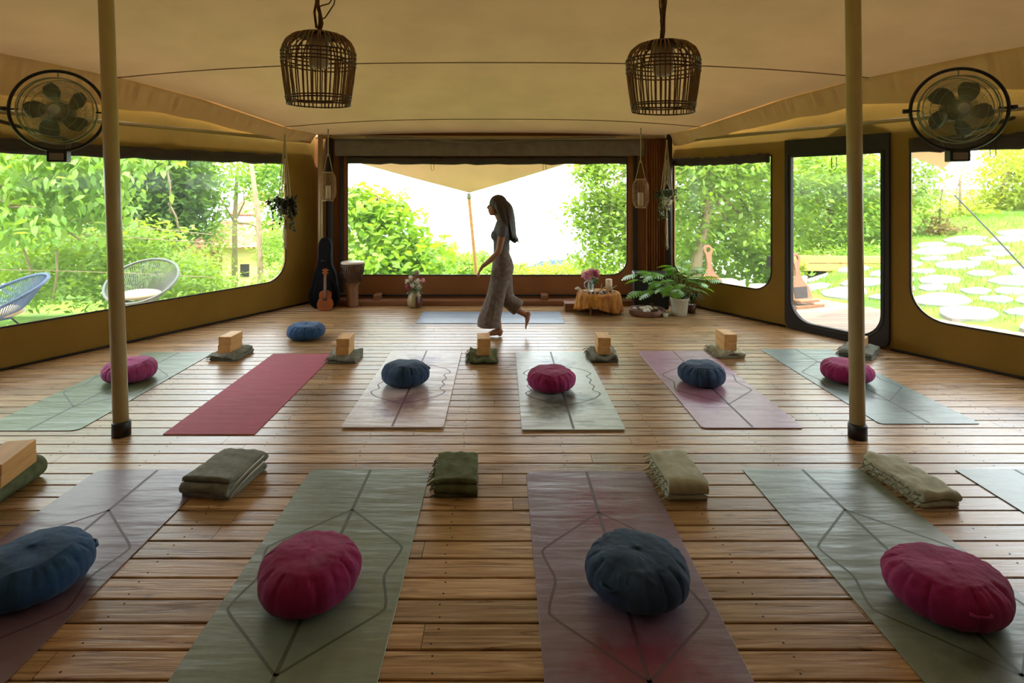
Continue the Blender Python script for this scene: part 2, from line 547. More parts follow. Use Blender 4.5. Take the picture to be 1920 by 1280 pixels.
# ------------------------------------------------------------------ gathered valances and frame tubes under the canopy edge
def valance(W, t0, t1, wallobj, drop0, drop1, seed):
    rr = random.Random(seed)
    g = G(); n = 260; rows_ = 9
    vs = []
    for i in range(n + 1):
        t = t0 + (t1 - t0) * i / n
        P = W.pt(t, 0); zt = z_edge(P.y) + 0.01
        fold = mnoise.noise(Vector((t * 9.0, seed, 0))) * 0.5 + mnoise.noise(Vector((t * 23.0, seed, 3))) * 0.5
        big = mnoise.noise(Vector((t * 2.1, seed, 7)))
        dr_ = drop0 + (drop1 - drop0) * i / n
        for j in range(rows_):
            v = j / (rows_ - 1)
            z = zt - v * (dr_ + 0.05 * big)
            ins = 0.165 - 0.11 * v + fold * 0.085 * math.sin(PI * min(1, v * 1.3)) + big * 0.03 * v
            if j == 1: ins += 0.012
            p = W.pt(t, z, -ins); vs.append(p)
    fs = [(i * rows_ + j, (i + 1) * rows_ + j, (i + 1) * rows_ + j + 1, i * rows_ + j + 1) for i in range(n) for j in range(rows_ - 1)]
    g.add(vs, fs)
    o = g.obj('valance', M['canvas'], wallobj, fix=False); o['kind'] = 'structure'
    # tube along the wall head
    g = G(); g.tube([W.pt(t0, 2.27, -0.05), W.pt(t1, 2.30, -0.05)], 0.022, 10)
    o = g.obj('frame_tube', M['alu'], wallobj); o['kind'] = 'structure'
valance(WL, 0.12, WL.L, wall_left, 0.14, 0.42, 3)
valance(WR, 0.12, WR.L, wall_right, 0.14, 0.40, 8)
g = G(); g.tube([(LA.x + .05, 8.2, 2.335), (-1.0, 8.2, 2.325), (1.0, 8.2, 2.32), (RA.x - .05, 8.2, 2.335)], 0.028, 10)
o = g.obj('frame_tube', M['alu'], wall_back); o['kind'] = 'structure'
# bunched drape over the middle window
g = G(); n = 160; R = 12; vs = []
for i in range(n + 1):
    x = -2.35 + 4.45 * i / n
    for j in range(R):
        v = j / (R - 1)
        z = 2.34 - 0.27 * v
        dy = 0.028 * mnoise.noise(Vector((x * 1.4, v * 9, 1))) + 0.012 * mnoise.noise(Vector((x * 4, v * 14, 5)))
        vs.append((x, 8.24 - 0.02 * math.sin(PI * v) - abs(dy), z))
g.add(vs, [(i * R + j, (i + 1) * R + j, (i + 1) * R + j + 1, i * R + j + 1) for i in range(n) for j in range(R - 1)])
o = g.obj('drape', M['greydrape'], wall_back, fix=False); o['kind'] = 'structure'
g = G()
def cord(a, b_, sag, n=14):
    return [Vector(a).lerp(Vector(b_), i / n) - Vector((0, 0, sag * math.sin(PI * i / n))) for i in range(n + 1)]
g.tube(cord((-1.9, 8.14, 2.33), (-0.35, 8.14, 2.23), -0.03), 0.012, 6)
g.tube(cord((-0.35, 8.14, 2.23), (1.6, 8.14, 2.33), -0.02), 0.012, 6)
o = g.obj('drape_cord', M['greydrape'], wall_back); o['kind'] = 'structure'
# corner posts, dark seams beside the middle window
def trim(n, pts, r, m, seg=10):
    g = G(); g.tube(pts, r, seg); o = g.obj('trim_%d' % n, m); return tag(o, kind='structure')
trim(1, [(-2.52, 8.12, 0.0), (-2.52, 8.12, 2.36)], 0.035, M['alu'])
trim(2, [(-2.42, 8.22, 0.0), (-2.42, 8.22, 2.36)], 0.05, M['dark'])
trim(3, [(2.34, 8.12, 0.0), (2.34, 8.12, 2.36)], 0.04, M['dark'])
for i, x in enumerate((-2.275, 1.905)):
    g = G(); g.box((x, 8.285, 1.18), (0.055, 0.02, 2.1)); tag(g.obj('trim_%d' % (4 + i), M['dark']), kind='structure')
g = G()
for i in range(60):
    pass
vs = []; n = 60
for i in range(n + 1):
    x = 2.02 + 0.30 * i / n; dy = 0.02 * math.sin(i * 0.9) + 0.01 * math.sin(i * 2.3)
    vs += [(x, 8.2 + dy, 0.02), (x, 8.2 + dy, 2.33)]
g.add(vs, [(2 * i, 2 * i + 1, 2 * i + 3, 2 * i + 2) for i in range(n)])
tag(g.obj('trim_6', M['wallback'], fix=False), kind='structure')
# timber base under the back wall
g = G()
g.box((-0.13, 8.12, 0.035), (5.0, 0.26, 0.07))
g.box((-0.13, 8.22, 0.105), (5.0, 0.05, 0.02), mi=1)
for x in (-1.72, 0.6):
    g.box((x, 8.13, 0.075), (0.09, 0.2, 0.13))
bb = g.obj('baseboard_back', [M['timber'], M['dark']]); tag(bb, kind='structure')
for nm, W in (('baseboard_left', WL), ('baseboard_right', WR)):
    g = G(); t1 = W.L
    if W is WR:
        g.tube([W.pt(0.1, 0.012, -0.012), W.pt(dr[0] - .02, 0.012, -0.012)], 0.012, 6); g.tube([W.pt(dr[1] + .02, 0.012, -0.012), W.pt(t1, 0.012, -0.012)], 0.012, 6)
    else:
        g.tube([W.pt(0.1, 0.012, -0.012), W.pt(t1, 0.012, -0.012)], 0.012, 6)
    tag(g.obj(nm, M['dark']), kind='structure')

# ------------------------------------------------------------------ two tent poles
def tent_pole(base, dx, label):
    p = thing('tent_pole', label, 'pole', base)
    zt = z_ceil(base[0] + dx, base[1]) - 0.005
    top = Vector((dx * zt / 2.84, 0, zt))
    g = G(); g.tube([Vector((0, 0, 0.005)), top], 0.046, 24); g.obj('pole', M['pole'], p)
    g = G(); g.lathe([(0.0, 0.0), (0.056, 0.0), (0.056, 0.085), (0.050, 0.095), (0.0475, 0.095)], 24); g.obj('rubber_foot', M['black'], p)
    return p
tent_pole((-2.49, 3.82, 0), -0.10, 'cream tent pole rising in front of the long left window, black rubber foot')
tent_pole((2.31, 3.78, 0), -0.03, 'cream tent pole rising in front of the doorway on the right, black rubber foot')
# ------------------------------------------------------------------ mats
def mat_surface(name, base, wear, worn=0.5, rough=0.34, seed=0.0):
    """rubber mat: base colour with real wear stains of another tone"""
    m = bpy.data.materials.new(name); m.use_nodes = True
    nt = m.node_tree; N = nt.nodes; L = nt.links
    b = N['Principled BSDF']
    tc = N.new('ShaderNodeTexCoord'); mp = N.new('ShaderNodeMapping'); mp.inputs['Location'].default_value = (seed, seed * 2, 0)
    L.new(tc.outputs['Object'], mp.inputs['Vector'])
    n1 = N.new('ShaderNodeTexNoise'); n1.inputs['Scale'].default_value = 2.6; n1.inputs['Detail'].default_value = 9; n1.inputs['Roughness'].default_value = 0.65
    L.new(mp.outputs[0], n1.inputs['Vector'])
    # stains gather where hands and feet go: along the middle, towards both ends
    sx = N.new('ShaderNodeSeparateXYZ'); L.new(tc.outputs['Object'], sx.inputs[0])
    def gauss(cy, wy):
        a = N.new('ShaderNodeMath'); a.operation = 'SUBTRACT'; a.inputs[1].default_value = cy; L.new(sx.outputs['Y'], a.inputs[0])
        c = N.new('ShaderNodeMath'); c.operation = 'DIVIDE'; c.inputs[1].default_value = wy; L.new(a.outputs[0], c.inputs[0])
        d = N.new('ShaderNodeMath'); d.operation = 'DIVIDE'; d.inputs[1].default_value = 0.27; L.new(sx.outputs['X'], d.inputs[0])
        v = N.new('ShaderNodeCombineXYZ'); L.new(c.outputs[0], v.inputs[0]); L.new(d.outputs[0], v.inputs[1])
        ln = N.new('ShaderNodeVectorMath'); ln.operation = 'LENGTH'; L.new(v.outputs[0], ln.inputs[0])
        r = N.new('ShaderNodeMapRange'); r.inputs['From Min'].default_value = 0.2; r.inputs['From Max'].default_value = 1.2
        r.inputs['To Min'].default_value = 0.31; r.inputs['To Max'].default_value = 0.0; L.new(ln.outputs['Value'], r.inputs['Value'])
        return r.outputs[0]
    ad = N.new('ShaderNodeMath'); ad.operation = 'MAXIMUM'; L.new(gauss(0.55, 0.32), ad.inputs[0]); L.new(gauss(-0.5, 0.36), ad.inputs[1])
    ad2 = N.new('ShaderNodeMath'); ad2.operation = 'ADD'; L.new(ad.outputs[0], ad2.inputs[0]); L.new(n1.outputs['Fac'], ad2.inputs[1])
    r1 = N.new('ShaderNodeMapRange'); r1.inputs['From Min'].default_value = 0.60; r1.inputs['From Max'].default_value = 0.80
    r1.inputs['To Min'].default_value = 0; r1.inputs['To Max'].default_value = worn
    L.new(ad2.outputs[0], r1.inputs['Value'])
    mx = N.new('ShaderNodeMix'); mx.data_type = 'RGBA'
    mx.inputs['A'].default_value = (*base, 1); mx.inputs['B'].default_value = (*wear, 1)
    L.new(r1.outputs[0], mx.inputs['Factor'])
    n3 = N.new('ShaderNodeTexNoise'); n3.inputs['Scale'].default_value = 14; n3.inputs['Detail'].default_value = 6; L.new(mp.outputs[0], n3.inputs['Vector'])
    hs = N.new('ShaderNodeHueSaturation'); r3 = N.new('ShaderNodeMapRange'); r3.inputs['To Min'].default_value = 0.8; r3.inputs['To Max'].default_value = 1.2
    L.new(n3.outputs['Fac'], r3.inputs['Value']); L.new(r3.outputs[0], hs.inputs['Value']); L.new(mx.outputs['Result'], hs.inputs['Color'])
    L.new(hs.outputs[0], b.inputs['Base Color'])
    b.inputs['Roughness'].default_value = rough; b.inputs['Specular IOR Level'].default_value = 0.75
    nb = N.new('ShaderNodeTexNoise'); nb.inputs['Scale'].default_value = 3.0; nb.inputs['Detail'].default_value = 3
    mp2 = N.new('ShaderNodeMapping'); mp2.inputs['Scale'].default_value = (0.8, 4, 1); mp2.inputs['Location'].default_value = (seed, 0, 0)
    L.new(tc.outputs['Object'], mp2.inputs['Vector']); L.new(mp2.outputs[0], nb.inputs['Vector'])
    bp = N.new('ShaderNodeBump'); bp.inputs['Strength'].default_value = 0.5; bp.inputs['Distance'].default_value = 0.012
    L.new(nb.outputs['Fac'], bp.inputs['Height']); L.new(bp.outputs[0], b.inputs['Normal'])
    return m

def strip(g, pts, w, z, mi=1):
    """a printed line of width w along 2D points"""
    n = len(pts); vs = []
    for i in range(n):
        a = Vector(pts[max(i - 1, 0)]); b_ = Vector(pts[min(i + 1, n - 1)]); t = (b_ - a).normalized(); q = Vector((-t.y, t.x)) * w / 2
        p = Vector(pts[i]); vs += [(p.x + q.x, p.y + q.y, z), (p.x - q.x, p.y - q.y, z)]
    g.add(vs, [(2 * i, 2 * i + 1, 2 * i + 3, 2 * i + 2) for i in range(n - 1)], mi, False)

MAT_L, MAT_W = 1.85, 0.68
def smooth_path(pts, n=8):
    """Catmull-Rom through 2D points"""
    P = [Vector(pts[0])] + [Vector(p) for p in pts] + [Vector(pts[-1])]
    out = []
    for i in range(1, len(P) - 2):
        for k in range(n):
            t = k / n
            a, b_, c, d = P[i - 1], P[i], P[i + 1], P[i + 2]
            out.append(0.5 * ((2 * b_) + (c - a) * t + (2 * a - 5 * b_ + 4 * c - d) * t * t + (3 * b_ - a - 3 * c + d) * t ** 3))
    out.append(P[-2]); return [tuple(p) for p in out]

def yoga_mat(back_l, back_r, yb, label, m, line_m, group=None, curly=False, plain=False, length=None, th=0.0045, name='yoga_mat', r=0.06, rz=0.0):
    """back edge between two picture columns at picture row yb"""
    A, B = floor_at(back_l, yb), floor_at(back_r, yb)
    w = (B - A).length; c = (A + B) / 2; Ln = length or MAT_L
    g = G()
    hw, hl = w / 2, Ln / 2
    def rr_(x0, x1, y0, y1, r):
        pts = []
        for cx, cy, a0 in ((x0 + r, y0 + r, PI), (x1 - r, y0 + r, 1.5 * PI), (x1 - r, y1 - r, 0), (x0 + r, y1 - r, PI / 2)):
            for i in range(7):
                a = a0 + PI / 2 * i / 6; pts.append((cx + r * math.cos(a), cy + r * math.sin(a)))
        return pts
    g.poly_slab(rr_(-hw, hw, -hl, hl, r), 0.0, th)
    z = th + 0.0006
    if not plain:
        strip(g, [(0, hl - .01), (0, -hl + .01)], 0.016, z)
        if curly:
            q = [(0, .50), (.12, .43), (.24, .34), (.29, .24), (.245, .17), (.27, .08), (.245, 0), (.27, -.08), (.245, -.17), (.29, -.24), (.24, -.34), (.12, -.43), (0, -.50)]
        else:
            q = [(0, .50), (.15, .35), (.285, .215), (.30, .17), (.285, .10), (.262, .0), (.285, -.10), (.30, -.17), (.285, -.215), (.15, -.35), (0, -.50)]
        for s in (-1, 1):
            strip(g, smooth_path([(x * s, y_) for x, y_ in q]), 0.011, z)
    o = g.obj(name, [m, line_m]); bevel(o, 0.0015, 1)
    o.location = (c.x, c.y - hl, 0.0005); o.rotation_euler = (0, 0, rz)
    tag(o, label, 'yoga mat', group)
    return o

c_grey, c_greyw = lin((122, 140, 130)), lin((62, 66, 58))
c_lil, c_lilw = lin((140, 122, 136)), lin((104, 50, 78))
M['matgreen'] = mat_surface('mat_green_grey', lin((104, 122, 92)), lin((80, 92, 72)), 0.4, seed=1)
M['matred'] = mat_surface('mat_crimson', lin((158, 44, 70)), lin((140, 36, 60)), 0.3, rough=0.75, seed=2)
M['matlilac'] = mat_surface('mat_pale_lilac', lin((196, 182, 182)), lin((104, 56, 86)), 0.95, seed=3.3)
M['matgrey'] = mat_surface('mat_pale_grey', lin((178, 188, 182)), lin((54, 60, 52)), 0.95, seed=5.1)
M['matpink'] = mat_surface('mat_dusty_pink', lin((160, 120, 138)), lin((128, 74, 106)), 0.7, seed=6.4)
M['matteal'] = mat_surface('mat_blue_green', lin((116, 134, 128)), lin((78, 86, 80)), 0.7, seed=7.7)
M['matmauve'] = mat_surface('mat_mauve', lin((116, 92, 104)), lin((100, 66, 84)), 0.4, seed=8.2)
M['matf2'] = mat_surface('mat_grey_green_near', lin((120, 136, 122)), lin((96, 108, 96)), 0.5, seed=9.9)
M['matf3'] = mat_surface('mat_purple_near', lin((124, 104, 122)), lin((116, 48, 74)), 0.95, seed=11.3)
M['matf4'] = mat_surface('mat_sage_near', lin((116, 132, 120)), lin((70, 74, 60)), 0.85, seed=12.8)
M['matblue'] = mat_surface('mat_blue', lin((104, 124, 150)), lin((90, 108, 132)), 0.4, seed=14.8)
M['ln_dark'] = mat('line_dark_grey', lin((70, 74, 70)), 0.5)
M['ln_green'] = mat('line_green_grey', lin((74, 84, 70)), 0.5)
M['ln_plum'] = mat('line_plum', lin((92, 64, 78)), 0.5)
M['ln_soft'] = mat('line_soft', lin((112, 92, 104)), 0.5)

g_back = 'unrolled yoga mats in the row farther from the viewer'
g_front = 'unrolled yoga mats in the row nearest the viewer'
yoga_mat(272, 402, 661, 'green grey yoga mat leftmost in the farther row, partly behind the left tent pole', M['matgreen'], M['ln_green'], g_back)
yoga_mat(512, 628, 664, 'plain crimson yoga mat with no lines and no cushion on it', M['matred'], M['matred'], g_back, plain=True, r=0.004, th=0.004)
yoga_mat(735, 866, 659, 'pale lilac yoga mat with curly lines and purple stains under a navy cushion', M['matlilac'], M['ln_soft'], g_back, curly=True, th=0.012, r=0.02)
yoga_mat(966, 1098, 661, 'pale grey yoga mat with dark stains under a magenta cushion in the farther row', M['matgrey'], M['ln_dark'], g_back, curly=True, th=0.012, r=0.02)
yoga_mat(1196, 1326, 659, 'dusty pink yoga mat under a navy cushion in the farther row', M['matpink'], M['ln_plum'], g_back, th=0.008, r=0.03)
yoga_mat(1425, 1555, 655, 'blue green yoga mat rightmost in the farther row, crossed by the right tent pole', M['matteal'], M['ln_dark'], g_back, r=0.03)
yoga_mat(185, 410, 881, 'mauve yoga mat nearest the viewer at far left under a blue cushion', M['matmauve'], M['ln_plum'], g_front)
yoga_mat(584, 808, 880, 'near grey green yoga mat under the large magenta cushion left of centre', M['matf2'], M['ln_green'], g_front)
yoga_mat(986, 1212, 884, 'near purple yoga mat with a red stain under the large dark blue cushion', M['matf3'], M['ln_plum'], g_front)
yoga_mat(1391, 1614, 880, 'near sage green yoga mat under the large magenta cushion at right', M['matf4'], M['ln_green'], g_front, r=0.02)
yoga_mat(1788, 2011, 880, 'yoga mat cut off by the right edge of the photo, shining pale blue', M['matteal'], M['ln_dark'], g_front, r=0.02)
# teacher's mat lies across
A = floor_at(781, 607)
tm = G()
tm.poly_slab([(-0.89, -.32), (.89, -.32), (.89, .32), (-.89, .32)], 0.0, 0.006)
strip(tm, [(-.85, 0), (.85, 0)], 0.012, 0.0066)
o = tm.obj('yoga_mat', [M['matblue'], M['ln_dark']]); bevel(o, 0.0015, 1)
o.location = (A.x + 0.88, A.y + 0.33, 0.0005)
tag(o, 'light blue yoga mat lying crosswise behind the walking woman', 'yoga mat')

# ------------------------------------------------------------------ meditation cushions
def cushion_mesh(name, seed, m, R=0.2, Hh=0.165):
    g = G(); rr = random.Random(seed); seg = 160; rings = 60
    npl = 16; ph = [rr.uniform(-0.16, 0.16) for _ in range(npl)]; am = [rr.uniform(0.5, 1.25) for _ in range(npl)]
    vs = []
    lump = [rr.uniform(0, 6) for _ in range(4)]
    for i in range(rings + 1):
        v = 0.5 - 0.5 * math.cos(PI * i / rings)
        t = PI * v
        # squashed superellipse profile
        cr = math.sin(t); cz = -math.cos(t)
        pr = abs(cr) ** 0.62; pz = math.copysign(abs(cz) ** 0.80, cz)
        for k in range(seg):
            a = 2 * PI * k / seg
            u = a / (2 * PI) * npl; ki = int(u) % npl; fu = u - int(u)
            fu2 = min(1, max(0, fu + ph[ki] * math.sin(PI * fu)))
            pleat = abs(math.sin(PI * fu2)) ** 0.45
            vt = 0.80 + 0.015 * math.sin(2 * a + lump[1])          # seam of the smooth top panel
            fade = 1 / (1 + math.exp((v - vt) / 0.012)); fade *= 1 / (1 + math.exp((0.2 - v) / 0.012))
            wave = (0.35 + 0.9 * math.exp(-((v - 0.72) / 0.10) ** 2) + 0.7 * math.exp(-((v - 0.28) / 0.08) ** 2)) * fade * 0.8
            fold = math.sin(a * 31 + lump[0] + 3 * v * math.sin(a * 3 + lump[1])) * 0.0022 * math.exp(-((v - 0.72) / 0.08) ** 2) * fade
            cx_, cy_ = pr * math.cos(a), pr * math.sin(a)
            cw = mnoise.noise(Vector((cx_ * 1.6 + seed, cy_ * 1.6, v * 1.2)))
            crease = 0.010 * cw + 0.006 * abs(mnoise.noise(Vector((cx_ * 4 + seed + cw * 2, cy_ * 4, v * 3 + cw)))) + 0.0025 * mnoise.noise(Vector((cx_ * 11 + seed, cy_ * 11, v * 6)))
            crease += 0.004 * math.exp(-((v - vt - 0.015) / 0.012) ** 2)
            r = R * pr * (1 - 0.085 * wave * (1 - pleat) * am[ki] + 0.02 * math.sin(2 * a + lump[2])) + fold + crease * pr * 0.9
            z = Hh / 2 * pz * (1 + 0.06 * math.sin(a + lump[3])) + 0.5 * crease
            if v > vt: z += 0.006 * cw
            vs.append((r * math.cos(a), r * math.sin(a), max(z + Hh / 2 - 0.004, 0.0)))
    fs = []
    for i in range(rings):
        for k in range(seg):
            l = (k + 1) % seg
            fs.append((i * seg + k, i * seg + l, (i + 1) * seg + l, (i + 1) * seg + k))
    g.add(vs, fs)
    # sewn ring where the pleats meet the top panel
    return g.mesh(name, m)

def fabric_mat(name, c, c2):
    return mat(name, c, 0.82, var=0.14, scale=9, bump=0.35, bscale=320, sheen=0.12, spec=0.2, col2=c2)
M['cu_mag'] = fabric_mat('cotton_magenta', lin((152, 36, 96)), lin((134, 28, 82)))
M['cu_pink'] = fabric_mat('cotton_pink', lin((166, 70, 124)), lin((148, 56, 108)))
M['cu_navy'] = fabric_mat('cotton_navy', lin((54, 80, 110)), lin((40, 62, 90)))
M['cu_blue'] = fabric_mat('cotton_blue', lin((44, 82, 124)), lin((36, 68, 106)))
cms = {(k, s): cushion_mesh('meditation_cushion', s, M[k]) for k, s in (('cu_mag', 1), ('cu_mag', 2), ('cu_mag', 3), ('cu_pink', 4), ('cu_navy', 5), ('cu_navy', 6), ('cu_blue', 7), ('cu_blue', 8))}
for me in cms.values(): fix_normals(me)
def cushion(key, px, y, label, rz, zb, sx=1.0, sy=1.0, sz=1.0, group='round meditation cushions on the mats'):
    p = floor_at(px, y)
    o = bpy.data.objects.new('meditation_cushion', cms[key]); COL.objects.link(o)
    o.location = (p.x, p.y, zb); o.rotation_euler = (0, 0, rz); o.scale = (sx, sy, sz)
    # piping handle
    g = G(); R = 0.2
    g.tube([(R * 0.965, -0.035, 0.10), (R * 1.03, -0.02, 0.098), (R * 1.035, 0.02, 0.098), (R * 0.965, 0.035, 0.10)], 0.006, 6)
    h = g.obj('handle_loop', cms[key].materials[0], o)
    tag(o, label, 'cushion', group)
    return o
cushion(('cu_pink', 4), 243, 713, 'purple pink round cushion behind the left tent pole', 1.2, 0.005, 1.0, 1.0, 1.05)
cushion(('cu_navy', 5), 761, 721, 'navy round cushion on the pale lilac mat', 0.4, 0.0125, 0.97, 0.97, 1.08)
cushion(('cu_mag', 2), 1034, 731, 'dark magenta round cushion on the pale grey stained mat', 2.2, 0.0125, 0.98, 0.98, 1.0)
cushion(('cu_navy', 6), 1315, 720, 'navy round cushion on the dusty pink mat', 1.9, 0.0085, 0.95, 0.95, 1.05)
cushion(('cu_mag', 1), 1588, 714, 'dark magenta round cushion partly hidden by the right tent pole', 0.9, 0.005, 1.0, 1.0, 1.0)
cushion(('cu_blue', 7), 574, 634, 'blue round cushion alone on bare boards beyond the crimson mat', 2.6, 0.0, 0.97, 0.97, 1.0, 'round meditation cushions')
cushion(('cu_blue', 8), 60, 1108, 'large denim blue cushion at the left edge, nearest the viewer', 0.7, 0.005, 1.04, 1.0, 1.08)
cushion(('cu_mag', 3), 582, 1112, 'large magenta pink cushion on the near grey green mat left of centre', 2.0, 0.005, 1.02, 1.0, 1.08)
cushion(('cu_navy', 5), 1194, 1112, 'large dark blue cushion on the near purple mat right of centre', 3.9, 0.005, 0.99, 1.0, 1.1)
cushion(('cu_mag', 2), 1772, 1136, 'large magenta cushion at the right on the near sage green mat', 4.6, 0.005, 1.02, 1.05, 1.05)

# ------------------------------------------------------------------ blocks, folded blankets
M['cork'] = mat('light_wood_block', lin((206, 160, 98)), 0.55, var=0.10, scale=3, stretch=(6, 1, 6), spec=0.3)
M['bl_grey'] = mat('blanket_grey', lin((124, 128, 116)), 0.95, var=0.15, scale=30, bump=0.5, bscale=260, sheen=0.2, spec=0.1)
M['bl_light'] = mat('blanket_light_sage', lin((176, 176, 150)), 0.95, var=0.12, scale=24, bump=0.5, bscale=260, sheen=0.2, spec=0.1)
M['bl_green'] = mat('blanket_green', lin((98, 106, 78)), 0.95, var=0.25, scale=18, bump=0.5, bscale=200, spec=0.1)
M['bl_white'] = mat('blanket_piping', lin((200, 196, 180)), 0.9)

def block_mesh(L_=0.23, W_=0.12, H_=0.078):
    g = G(); g.box((0, 0, H_ / 2), (W_, L_, H_)); return g.mesh('yoga_block', M['cork'])
blk = block_mesh()
def block(loc, rz, label, group='yoga blocks piled in pairs on folded blankets'):
    o = bpy.data.objects.new('yoga_block', blk); COL.objects.link(o); o.location = loc; o.rotation_euler = (0, 0, rz); bevel(o, 0.004, 2)
    tag(o, label, 'yoga block', group); return o

def blanket(loc, rz, w, l, h, layers, m, label, seed, fringe=True, piping=False, mess=0.006, group='folded blankets beside the mats'):
    """a blanket folded back and forth: the fold is seen from its end, the fringe on its left side"""
    rr = random.Random(seed)
    root = thing('folded_blanket', label, 'blanket', loc, rz, group)
    th = h / layers; path = []
    for i in range(layers):
        z = th * (i + 0.5); fwd = i % 2 == 0
        off = rr.uniform(-0.012, 0.012)
        y0, y1 = -l / 2 + th * 0.6 + off, l / 2 - th * 0.6 + off
        n = 16
        seg = [(y0 + (y1 - y0) * k / n, z) for k in range(n + 1)]
        if not fwd: seg = seg[::-1]
        path += seg
        if i < layers - 1:
            ye = seg[-1][0]; sgn = 1 if fwd else -1
            for k in range(1, 6):
                a = -PI / 2 + PI * k / 6
                path.append((ye + sgn * math.cos(a) * th * 0.55, z + th / 2 + math.sin(a) * th / 2))
    nx = 22; T = th * 0.42
    def disp(x, y, z, s):
        nz = mnoise.noise(Vector((x * 9 + seed, y * 9, z * 11))) * mess * 1.6 + mnoise.noise(Vector((x * 26 + seed, y * 26, z * 20))) * mess * 0.6
        return nz
    g = G(); n = len(path); vs = []
    for side in (1, -1):
        for i in range(n):
            a = Vector(path[max(i - 1, 0)]); b_ = Vector(path[min(i + 1, n - 1)]); t = (b_ - a)
            t = t.normalized() if t.length > 1e-6 else Vector((1, 0)); q = Vector((-t.y, t.x)) * T * side
            for j in range(nx + 1):
                u = j / nx; x = (u - 0.5) * w
                edge = 1 - 0.10 * abs(2 * u - 1) ** 4
                y_ = path[i][0] + q.x; z_ = (path[i][1] + q.y) 
                d = disp(x, y_, z_, side) * min(1.0, z_ / (h * 0.3))
                x2 = x + 0.012 * mnoise.noise(Vector((y_ * 6, z_ * 30, seed))) * (2 * abs(u - .5)) 
                vs.append((x2, y_ + d * 0.6, max(0.001, z_ * edge + d)))
    def idx(s, i, j): return s * n * (nx + 1) + i * (nx + 1) + j
    fs = []
    for s in (0, 1):
        for i in range(n - 1):
            for j in range(nx):
                fs.append((idx(s, i, j), idx(s, i, j + 1), idx(s, i + 1, j + 1), idx(s, i + 1, j)))
    for i in range(n - 1):
        for j in (0, nx):
            fs.append((idx(0, i, j), idx(0, i + 1, j), idx(1, i + 1, j), idx(1, i, j)))
    for i in (0, n - 1):
        for j in range(nx):
            fs.append((idx(0, i, j), idx(0, i, j + 1), idx(1, i, j + 1), idx(1, i, j)))
    g.add(vs, fs)
    g.obj('cloth', m, root)
    if fringe:
        g = G()
        k = 0
        for i in range(int(l / 0.017)):
            y_ = -l / 2 + 0.02 + i * 0.017
            z_ = th * (0.6 + (i * 7 % layers) * 0.85)
            x0 = -w / 2 + 0.006; ln = rr.uniform(0.03, 0.05)
            g.tube([(x0, y_, z_), (x0 - ln * 0.5, y_ + rr.uniform(-.005, .005), max(0.006, z_ - 0.004)), (x0 - ln, y_ + rr.uniform(-.012, .012), max(0.005, z_ - rr.uniform(0.01, 0.035)))], [0.0034, 0.0042, 0.0024], 5)
        for zz in (th * 0.6, th * (0.6 + 0.85 * (layers - 1))):
            g.tube([(-w / 2 + 0.008, -l / 2 + 0.012, zz), (-w / 2 + 0.008, l / 2 - 0.012, zz)], 0.004, 5)
        f = g.obj('fringe', m, root)
    if piping:
        g = G()
        for zz in (h * 0.42, h * 0.72):
            g.tube([(w / 2 + 0.004, -l / 2 + .03, zz - .02), (w / 2 + 0.006, 0.0, zz + .005), (w / 2 + 0.004, l / 2 - .03, zz + .012)], 0.0045, 6)
        p = g.obj('piping', M['bl_white'], root)
    return root

g1 = 'folded blankets beside the near mats'
blanket((*floor_at(422, 905)[:2], 0.0), -0.16, 0.27, 0.36, 0.11, 4, M['bl_grey'], 'grey blanket folded flat with pale piping, resting on the corner of the mauve mat', 11, fringe=False, piping=True, group=g1)
blanket((*floor_at(857, 905)[:2], 0.0), 0.03, 0.225, 0.34, 0.10, 4, M['bl_green'], 'olive green folded blanket with fringe on its left, between the two middle near mats', 12, group=g1)
blanket((*floor_at(1270, 908)[:2], 0.0), 0.02, 0.205, 0.37, 0.115, 3, M['bl_light'], 'pale sage folded blanket with fringe, right of the near purple mat', 13, group=g1)
blanket((*floor_at(1702, 912)[:2], 0.0), 0.10, 0.20, 0.44, 0.09, 3, M['bl_light'], 'loosely folded pale blanket right of the near sage green mat', 14, mess=0.012, group=g1)

sets = [  # centre column, base row, blanket material, block label, blanket label
    (428, 672, -0.10, 'bl_grey', 0.04, 'left of the crimson mat, fully in view'),
    (645, 676, 0.02, 'bl_grey', 0.0, 'at the far right corner of the crimson mat'),
    (906, 676, 0.05, 'bl_green', 0.0, 'just in front of the walking woman'),
    (1131, 674, -0.05, 'bl_grey', 0.0, 'between the pale grey mat and the dusty pink mat'),
    (1364, 667, 0.0, 'bl_light', 0.0, 'between the dusty pink mat and the blue green mat'),
]
for i, (px, y_, rz, bm_, br, where) in enumerate(sets):
    p = floor_at(px, y_); p.y += 0.06
    blanket((p.x, p.y, 0.0), rz, 0.26, 0.33, 0.066, 3, M[bm_], 'folded blanket under two blocks ' + where, 20 + i, mess=0.022, group='folded blankets under block piles')
    q = Vector((p.x - 0.015 * math.copysign(1, px - VX) * 0, p.y - 0.02, 0.067))
    block((q.x, q.y, q.z), rz + br, 'lower wooden block of the pair ' + where)
    block((q.x + 0.003, q.y + 0.004, q.z + 0.0785), rz + br + 0.02, 'upper wooden block of the pair ' + where)
# behind the right pole: a single block lying on a blanket
p = floor_at(1612, 664)
blanket((p.x, p.y, 0.0), -0.75, 0.27, 0.38, 0.075, 3, M['bl_grey'], 'dark folded blanket with one block, behind the foot end of the doorway', 31, mess=0.010, group='folded blankets under block piles')
block((p.x, p.y + 0.02, 0.082), -0.75, 'single flat wooden block on the blanket behind the right tent pole')
